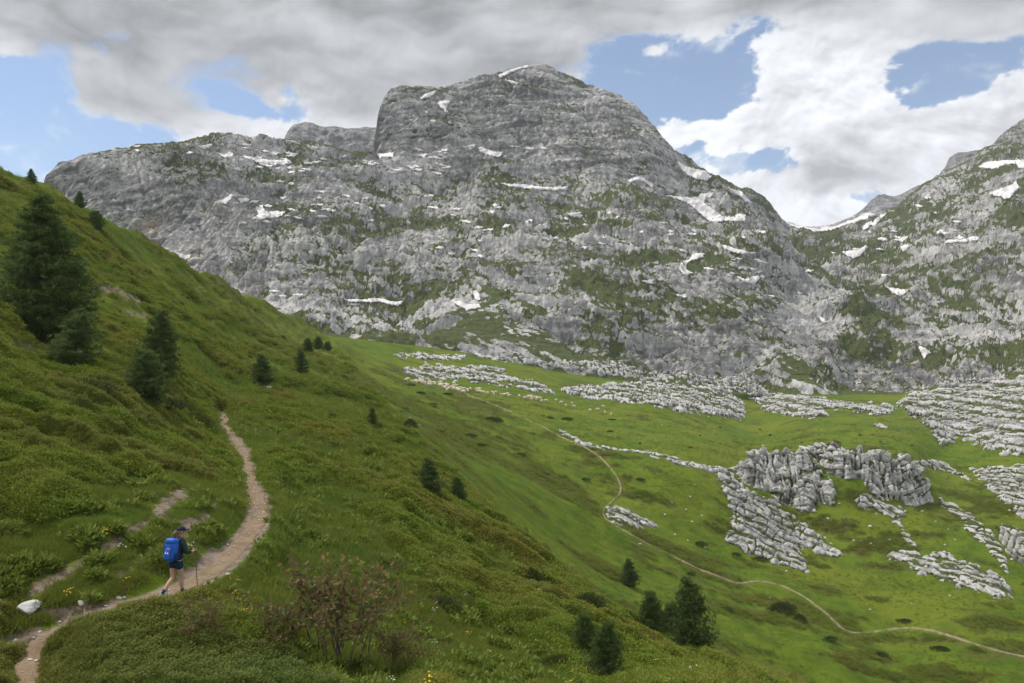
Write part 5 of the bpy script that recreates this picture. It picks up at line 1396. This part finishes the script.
# fingers close around the pole grips
def hand(s):
    w_, p_ = GRIP[s]; fw = (p_ - w_).normalized(); mb = MB(); side = Vector((s * 1.0, 0, 0)); dn = Vector((0, 0, -1))
    for k, L in enumerate((0.040, 0.045, 0.042, 0.034)):
        b = p_ + fw * 0.028 + dn * (k * 0.019 - 0.028) + side * 0.014
        pts = [b - fw * 0.02, b + fw * L * 0.55, b + fw * L * 0.75 - side * L * 0.55, b + fw * L * 0.15 - side * L * 0.95]
        mb.tube([tuple(q) for q in pts], [0.0095, 0.0092, 0.0085, 0.007], 7)
    b = p_ - side * 0.022 - dn * 0.02
    mb.tube([tuple(b - fw * 0.02), tuple(b + fw * 0.020 - side * 0.012 - dn * 0.008), tuple(b + fw * 0.046 + side * 0.004)], [0.012, 0.0105, 0.008], 7)
    mb.build('hand', M_SKIN, person)
hand(1); hand(-1)
# jacket
nodes, edges = [], []
a00 = nd((0, 0.0, 0.90), (0.182, 0.142)); a0 = nd((0, 0.005, 0.99), (0.178, 0.138), a00); a1 = nd((0, 0.03, 1.09), (0.165, 0.128), a0); a2 = nd((0, 0.08, 1.28), (0.178, 0.130), a1); a3 = nd((0, 0.105, 1.405), (0.105, 0.085), a2); nd((0, 0.12, 1.445), (0.074, 0.074), a3)
for s, el_, wr in ((1, (0.275, 0.05, 1.13), (0.257, 0.26, 1.104)), (-1, (-0.275, -0.05, 1.13), (-0.270, 0.09, 1.005))):
    b = nd((s * 0.170, 0.09, 1.355), 0.074, a2); c = nd(el_, 0.058, b); c2 = nd(tuple(Vector(el_) * 0.4 + Vector(wr) * 0.6), 0.050, c); nd(wr, 0.040, c2)
skin_body('jacket', nodes, edges, M_JACKET, person)
# shorts
nodes, edges = [], []
p0 = nd((0, 0, 0.94), (0.172, 0.132)); nd((0, 0.01, 1.03), (0.158, 0.120), p0)
for s, kn in ((1, KN_R), (-1, KN_L)):
    h = Vector((s * 0.095, 0, 0.86)); a = nd(tuple(h), 0.112, p0); m1 = nd(tuple(h * 0.78 + kn * 0.22), 0.108, a); nd(tuple(h * 0.60 + kn * 0.40), 0.104, m1)
skin_body('shorts', nodes, edges, M_SHORTS, person)
# socks and shoes
for s, an, kn, heel, toe in ((1, AN_R, KN_R, Vector((0.075, 0.10, 0.035)), Vector((0.088, 0.31, 0.03))), (-1, AN_L, KN_L, Vector((-0.08, -0.44, 0.125)), Vector((-0.088, -0.275, 0.022)))):
    so2 = MB(); up_ = (kn - an).normalized()
    so2.tube([tuple(an - up_ * 0.03), tuple(an + up_ * 0.03), tuple(an + up_ * 0.085), tuple(an + up_ * 0.09)], [0.045, 0.043, 0.046, 0.040], 12); so2.build('sock', M_SOCK, person)
    ax = (toe - heel).normalized(); L = (toe - heel).length
    nrm = (Vector((0, 0, 1)) - ax * ax.z).normalized(); sd_ = ax.cross(nrm)
    rot = np.array([[sd_[i], ax[i], nrm[i]] for i in range(3)])
    def shoe(v):
        w_ = v.copy(); w_[:, 0] *= 1 - 0.22 * (w_[:, 1] < 0) * (-w_[:, 1]); w_[:, 2] = np.maximum(w_[:, 2], -0.55) * (1 - 0.45 * np.clip(w_[:, 1], 0, 1)); return w_
    mid = (heel + toe) / 2 + nrm * 0.035
    sh_ = MB(); sh_.blob(tuple(mid), (0.050, L / 2 + 0.035, 0.065), 16, 12, shoe, rot)
    c_ = heel + ax * 0.06 + nrm * 0.05
    sh_.tube([tuple(c_), tuple(c_ + nrm * 0.055)], [0.050, 0.046], 12)
    shoe_o = sh_.build('shoe', M_SHOE, person)
    sl = MB()
    def flat(v):
        w_ = v.copy(); w_[:, 0] *= 1 - 0.2 * (w_[:, 1] < 0) * (-w_[:, 1]); return w_
    sl.blob(tuple((heel + toe) / 2 + nrm * 0.0), (0.052, L / 2 + 0.04, 0.016), 16, 8, flat, rot); sl.build('sole', M_SOLE, shoe_o)
# hair: cap of hair and a loose ponytail
hr = MB()
hr.blob((0.018, 0.140, 1.640), (0.092, 0.098, 0.100), 16, 12)
hr.tube([(0.01, 0.050, 1.64), (0.0, 0.005, 1.60), (-0.01, -0.005, 1.53), (-0.02, 0.005, 1.45)], [0.035, 0.048, 0.040, 0.014], 10)
hr.tube([(-0.055, 0.10, 1.60), (-0.07, 0.085, 1.54), (-0.065, 0.08, 1.47)], [0.03, 0.028, 0.012], 8)
hr.tube([(0.09, 0.12, 1.60), (0.098, 0.105, 1.54), (0.09, 0.09, 1.48)], [0.022, 0.02, 0.01], 8)
hr.build('hair', M_HAIR, person)
cp = MB()
def dome_(v):
    w_ = v.copy(); w_[:, 2] = np.maximum(w_[:, 2], -0.08); return w_
cp.blob((0.018, 0.155, 1.672), (0.098, 0.112, 0.085), 20, 12, dome_)
def brim(v):
    w_ = v.copy(); w_[:, 2] -= 0.9 * w_[:, 0] ** 2 * 1.0; return w_
cp.blob((0.018, 0.285, 1.668), (0.078, 0.075, 0.012), 16, 8, brim)
cp.build('cap', M_CAP, person)
hc = Matrix.Translation((0.018, 0.150, 0)); hrot = hc @ Matrix.Rotation(R(-38), 4, 'Z') @ hc.inverted()
for ch in person.children:
    if ch.name.split('.')[0] in ('nose_and_ears', 'eyes', 'mouth', 'hair', 'cap'): ch.matrix_local = hrot
tag(person, 'woman hiker in a navy cap, dark jacket and shorts walking up the trail', 'person')

# her backpack and poles are things of their own
pack = empty('backpack', person.location, -walk)
pk = MB()
def boxy(v):
    return np.sign(v) * np.abs(v) ** 0.55
lean_ = R(-8); rx_ = np.array([[1, 0, 0], [0, math.cos(lean_), -math.sin(lean_)], [0, math.sin(lean_), math.cos(lean_)]])
pk.blob((0, -0.155, 1.20), (0.165, 0.115, 0.27), 20, 16, boxy, rx_)
pk.build('pack_body', M_PACK, pack)
lid = MB(); lid.blob((0, -0.125, 1.435), (0.155, 0.120, 0.075), 18, 10, boxy, rx_); lid.build('lid', M_PACK, pack)
pkt = MB(); pkt.blob((0, -0.265, 1.14), (0.125, 0.045, 0.15), 16, 12, boxy, rx_); fp = pkt.build('front_pocket', M_PACK, pack)
for s in (-1, 1):
    sp_ = MB(); sp_.blob((s * 0.165, -0.145, 1.06), (0.035, 0.085, 0.10), 12, 10, boxy, rx_); sp_.build('side_pocket', M_PACKD, pack)
    st = MB(); st.tube([(s * 0.10, -0.05, 1.40), (s * 0.11, 0.06, 1.47), (s * 0.115, 0.17, 1.40), (s * 0.135, 0.19, 1.26), (s * 0.165, 0.10, 1.12), (s * 0.15, -0.04, 1.04)], [0.020, 0.024, 0.024, 0.022, 0.014, 0.012], 8); st.build('strap', M_PACKD, pack)
bt = MB(); an_ = np.linspace(0, 2 * np.pi, 21); bt.tube(np.column_stack([0.186 * np.sin(an_), 0.01 + 0.150 * np.cos(an_), np.full(21, 1.00)]), 0.017, 8, False); bt.build('hip_belt', M_PACKD, pack)
cs = MB()
for s in (-1, 1): cs.tube([(s * 0.105, -0.262, 1.37), (s * 0.110, -0.29, 1.22), (s * 0.105, -0.292, 1.02)], [0.008, 0.008, 0.008], 6)
cs.build('compression_strap', M_PACKD, pack)
lg = MB()   # printed mark: two white peaks and a red sail on the pocket
yb = lambda z: -0.300 - 0.02 * (1.30 - z)
def tri(mb, a, b, c):
    o_ = 0.006
    v = [(p[0], -0.315 + 0.14 * (p[1] - 1.16), p[1]) for p in (a, b, c)] + [(p[0], -0.300 + 0.14 * (p[1] - 1.16), p[1]) for p in (a, b, c)]
    mb.add(v, [[0, 1, 2], [5, 4, 3]]); mb.add(v, [[0, 3, 4, 1], [1, 4, 5, 2], [2, 5, 3, 0]])
tri(lg, (-0.065, 1.155), (-0.005, 1.155), (-0.035, 1.215)); tri(lg, (0.000, 1.155), (0.065, 1.155), (0.030, 1.205)); lg.build('printed_mark', M_WHITE, pack)
lr = MB(); tri(lr, (0.000, 1.195), (0.050, 1.215), (0.025, 1.275)); lr.build('printed_mark', M_RED, pack)
tag(pack, 'bright blue hiking backpack with a red and white mark on the hiker', 'backpack')
def pole(s, tip, label):
    w_, p_ = GRIP[s]; hand_ = p_ + Vector((0, 0.035, 0))
    o = empty('trekking_pole', person.location, -walk)
    top = hand_ + Vector((0, -0.01, 0.085)); tip = Vector(tip); ax = (tip - top)
    at = lambda f: tuple(top + ax * f)
    m1 = MB(); m1.tube([at(0.12), at(0.5), at(0.51), at(0.97)], [0.010, 0.010, 0.0085, 0.0075], 8); m1.build('shaft', M_POLE, o)
    m2 = MB(); m2.tube([at(-0.01), at(0.0), at(0.04), at(0.13)], [0.012, 0.019, 0.015, 0.013], 8); m2.build('grip', M_POLE, o)
    m3 = MB(); m3.tube([at(0.93), at(0.935), at(0.94)], [0.01, 0.030, 0.012], 12); m3.build('basket', M_POLE, o)
    m4 = MB(); m4.tube([at(0.97), at(1.0)], [0.006, 0.003], 6); m4.build('tip', M_SHOE, o)
    tag(o, label, 'trekking pole', 'trekking poles of the hiker')
pole(1, (0.33, 0.40, 0.0), 'dark trekking pole in the right hand of the hiker')
pole(-1, (-0.30, -0.02, 0.03), 'dark trekking pole in the left hand of the hiker, behind her leg')
# ------------------------------------------------------------------ sky, sun, camera
SUN_EL, SUN_AZ = 56.0, -70.0          # degrees; azimuth from the view direction, negative = left
w = bpy.data.worlds.new('World'); scene.world = w; w.use_nodes = True
t = NT(w.node_tree); t.n.clear()
out = t.node('ShaderNodeOutputWorld'); bg = t.node('ShaderNodeBackground')
bg.inputs['Strength'].default_value = 0.12
t.l.new(bg.outputs[0], out.inputs[0])
sky = t.node('ShaderNodeTexSky'); sky.sky_type = 'NISHITA'; sky.sun_disc = False
sky.sun_elevation = R(SUN_EL); sky.sun_rotation = R(SUN_AZ)
sky.altitude = 1700; sky.air_density = 1.0; sky.dust_density = 0.6; sky.ozone_density = 1.2
# the clouds: a high dynamic range panorama computed here, laid over the Nishita sky by direction
def uv_dir(u, v):
    x = (u - U0) / F; z = (V0 - v) / F
    return math.atan2(x, 1.0), math.atan2(z, math.sqrt(1 + x * x))
def gauss(az, el, lst):
    tot = 0
    for (u, v, ru, rv, wt) in lst:
        a, e = uv_dir(u, v)
        tot = tot + wt * np.exp(-((az - a) * F / ru) ** 2 - ((el - e) * F / rv) ** 2)
    return tot
HOLES = [(22,88,36,28,-1.0),(8,132,44,26,-.8),(95,133,46,14,-.9),(40,155,70,20,-.8),(160,152,40,8,-.4),(232,103,18,11,-.85),(205,82,16,8,-.5),(256,112,22,9,-.5),(292,92,14,9,-.6),(330,108,34,10,-.45),(300,118,20,8,-.4),
    (600,72,56,26,-.9),(690,78,50,30,-1.15),(735,58,34,26,-.8),(700,112,50,14,-.7),(630,98,26,12,-.5),(948,72,48,26,-1.15),(915,45,30,18,-.8),(990,62,40,18,-.7),(930,98,26,9,-.4),(745,163,46,13,-1.0),(795,160,20,10,-.5),
    (845,200,26,8,-.6),(770,22,26,12,-.6),(640,44,60,10,-.5),(840,50,30,10,-.3)]
FILLS = [(300,14,420,36,.8),(505,66,50,26,.7),(700,6,420,20,.6),(60,28,120,36,.5),(380,72,130,60,.65),(150,84,66,40,.65),(95,106,34,20,.45),(270,130,34,13,.75),(345,118,40,16,.5),(190,125,40,20,.5),
    (830,105,66,50,.8),(805,72,34,24,.5),(870,150,110,44,.55),(690,132,50,24,.55),(760,125,60,26,.45),(1005,122,70,40,.6),(800,207,60,22,.75),(735,197,36,18,.5),(900,22,120,24,.65),(820,18,80,22,.5),(655,50,20,8,.75),(690,88,14,8,.35),
    (1000,28,60,28,.6),(1018,72,28,22,.4),(960,118,40,18,.4),(880,70,26,12,.35)]
DECK = [(300,0,340,40,1.1),(440,66,150,50,.9),(60,10,140,30,.7),(190,60,120,44,.75),(120,95,80,36,.5),(520,52,70,30,.5),(355,112,34,16,.4),(760,-14,300,26,.9),(1005,16,90,24,.75),(920,6,70,16,.5)]
BRIGHT = [(830,88,60,30,.12),(790,215,60,22,.12),(265,130,40,14,.14),(150,105,50,20,.06),(690,125,60,20,.08),(875,172,60,20,-.30),(790,165,50,14,-.16),(905,122,50,14,-.16),(825,138,46,12,-.16),(760,108,30,10,-.08),(845,108,40,10,.08),(990,110,40,14,.10),(985,140,50,14,-.10),(690,152,40,10,-.10),(345,116,40,12,.10),(140,70,60,24,-.10)]
def clouds(az, el):
    y_ = el * 1.45
    wa = 0.035 * fbm(az * 4, y_ * 4, 0 * az + 1.3, 3, 300); wb = 0.035 * fbm(az * 4, y_ * 4, 0 * az + 7.3, 3, 305)
    a, e = az + wa, y_ + wb
    def shape(a, e):
        low = fbm(a * 4.5, e * 4.5, 0 * a + 2.1, 2, 310)
        bil = 0; amp = 1.0; fr = 8.0
        for o in range(7):
            n = perlin(a * fr, e * fr, 0 * a + 3.3 + o, 320 + o)
            bil = bil + amp * (np.sqrt(n * n + 0.004) * 2.0 - 0.5); amp *= 0.55; fr *= 2.07
        wisp = fbm(a * 12, e * 16, 0 * a + 5.5, 6, 330, 0.62)
        return low, bil, wisp
    low, bil, wisp = shape(a, e)
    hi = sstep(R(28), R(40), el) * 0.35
    lay = gauss(az, el, HOLES) + gauss(az, el, FILLS)
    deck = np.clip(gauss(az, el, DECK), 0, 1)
    deck = np.clip(deck * (1 - sstep(R(27), R(36), el)), 0, 1)  # unseen overhead sky: grey deck dropped, so brighter cloud adds ambient light
    lay = np.clip(lay, -0.95, 1.2)
    mid = fbm(a * 9, e * 10, 0 * a + 4.4, 3, 350)
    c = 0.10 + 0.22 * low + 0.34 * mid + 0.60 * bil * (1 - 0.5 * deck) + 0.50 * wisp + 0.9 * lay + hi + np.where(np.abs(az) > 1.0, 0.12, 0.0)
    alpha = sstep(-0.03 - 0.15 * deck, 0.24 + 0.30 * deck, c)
    thin = sstep(-0.75, 0.1, c) * sstep(-0.25, 0.75, wisp)     # wisps and veils at the edges
    alpha = np.maximum(alpha, 0.55 * thin)
    low2, bil2, wisp2 = shape(a - 0.005, e + 0.010)            # light from above, slightly left
    rel = 0.7 * (low - low2) + 0.30 * (bil - bil2) + 0.22 * (wisp - wisp2)
    body = fbm(a * 6, e * 9, 0 * a + 9.1, 4, 340, 0.5)
    cum = 0.99 - 0.12 * np.clip(mid, -1, 1) - 0.17 * sstep(0.35, 1.2, c) + 0.85 * rel + 0.15 * body + gauss(az, el, BRIGHT)
    cum = np.clip(cum * 0.93 - 0.02, 0.45, 0.97)
    grey = np.clip(0.42 + 0.20 * body + 0.10 * mid + 0.20 * rel + 0.10 * low, 0.30, 0.8)
    k = np.clip(1.25 * deck * sstep(-0.35, 0.35, c) * (1 + 0.5 * body), 0, 1)
    lum = cum * (1 - k) + grey * k
    return alpha, lum
IW, IH = 4096, 2048
img = bpy.data.images.new('cloud_panorama', IW, IH, alpha=True, float_buffer=True)
img.colorspace_settings.name = 'Non-Color'
px = np.zeros((IH, IW, 4), np.float32)
xs = (np.arange(IW) + 0.5) / IW; ys = (np.arange(IH) + 0.5) / IH
azs = ((xs - 0.25 + 0.5) % 1.0 - 0.5) * 2 * np.pi; els = (ys - 0.5) * np.pi
a4, e4 = np.meshgrid(azs[2::4], els[IH // 2 + 2::4])
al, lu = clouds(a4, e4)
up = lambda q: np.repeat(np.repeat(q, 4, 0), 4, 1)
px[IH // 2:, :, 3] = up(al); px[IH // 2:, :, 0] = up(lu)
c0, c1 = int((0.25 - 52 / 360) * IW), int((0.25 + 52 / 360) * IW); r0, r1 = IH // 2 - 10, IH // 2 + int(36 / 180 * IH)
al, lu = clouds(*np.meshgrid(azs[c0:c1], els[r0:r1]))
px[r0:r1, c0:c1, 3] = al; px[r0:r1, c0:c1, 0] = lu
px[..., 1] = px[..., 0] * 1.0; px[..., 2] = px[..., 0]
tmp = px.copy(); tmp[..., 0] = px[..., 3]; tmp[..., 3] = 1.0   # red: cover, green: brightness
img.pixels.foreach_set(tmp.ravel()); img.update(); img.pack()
d = t.node('ShaderNodeTexCoord').outputs['Generated']
env = t.node('ShaderNodeTexEnvironment'); env.image = img; t.l.new(d, env.inputs[0])
sp = t.node('ShaderNodeSeparateColor'); t.l.new(env.outputs[0], sp.inputs[0])
alpha, lum = sp.outputs[0], sp.outputs[1]
lumc = t.node('ShaderNodeCombineColor')
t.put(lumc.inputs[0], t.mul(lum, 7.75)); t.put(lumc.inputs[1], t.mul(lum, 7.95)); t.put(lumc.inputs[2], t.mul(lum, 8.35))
base = t.mix(0.10, sky.outputs[0], (6.3, 6.7, 7.2))
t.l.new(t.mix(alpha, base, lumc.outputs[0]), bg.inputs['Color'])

sd = bpy.data.lights.new('sun', 'SUN'); sd.energy = 2.6; sd.angle = R(9); sd.color = (1.0, 0.95, 0.88)
so = bpy.data.objects.new('sun', sd); COL.objects.link(so)
dirv = Vector((math.sin(R(SUN_AZ)) * math.cos(R(SUN_EL)), math.cos(R(SUN_AZ)) * math.cos(R(SUN_EL)), math.sin(R(SUN_EL))))
so.rotation_euler = dirv.to_track_quat('Z', 'Y').to_euler()
cd = bpy.data.cameras.new('camera'); co = bpy.data.objects.new('camera', cd); COL.objects.link(co)
cd.sensor_width = 36.0; cd.lens = F / 1024 * 36.0; cd.clip_start = 0.1; cd.clip_end = 30000
co.location = (0, 0, 0); co.rotation_euler = (R(90), 0, 0)
scene.camera = co
scene.view_settings.view_transform = 'Standard'; scene.view_settings.look = 'None'
scene.view_settings.exposure = 0.28; scene.view_settings.gamma = 1.0
scene.render.resolution_x = 1024; scene.render.resolution_y = 683
scene.cycles.max_bounces = 5; scene.cycles.diffuse_bounces = 3; scene.cycles.transparent_max_bounces = 6
scene.cycles.use_denoising = True
# ------------------------------------------------------------------ thin mountain air
hb = MB()
hx, hy0, hy1, hz0, hz1 = 7500.0, -60.0, 4200.0, -190.0, 560.0
hv = [(x, y, z) for z in (hz0, hz1) for (x, y) in ((-hx, hy0), (hx, hy0), (hx, hy1), (-hx, hy1))]
hb.add(hv, [[3, 2, 1, 0], [4, 5, 6, 7], [0, 1, 5, 4], [1, 2, 6, 5], [2, 3, 7, 6], [3, 0, 4, 7]])
hm = bpy.data.materials.new('thin_air'); hm.use_nodes = True
ht = NT(hm.node_tree); ht.n.clear()
ho = ht.node('ShaderNodeOutputMaterial'); pv = ht.node('ShaderNodeVolumePrincipled')
pv.inputs['Color'].default_value = (0.86, 0.92, 1.0, 1); pv.inputs['Density'].default_value = 0.00009
ht.l.new(pv.outputs[0], ho.inputs['Volume'])
tag(hb.build('haze', hm, smooth=False), kind='stuff')
scene.cycles.volume_bounces = 0
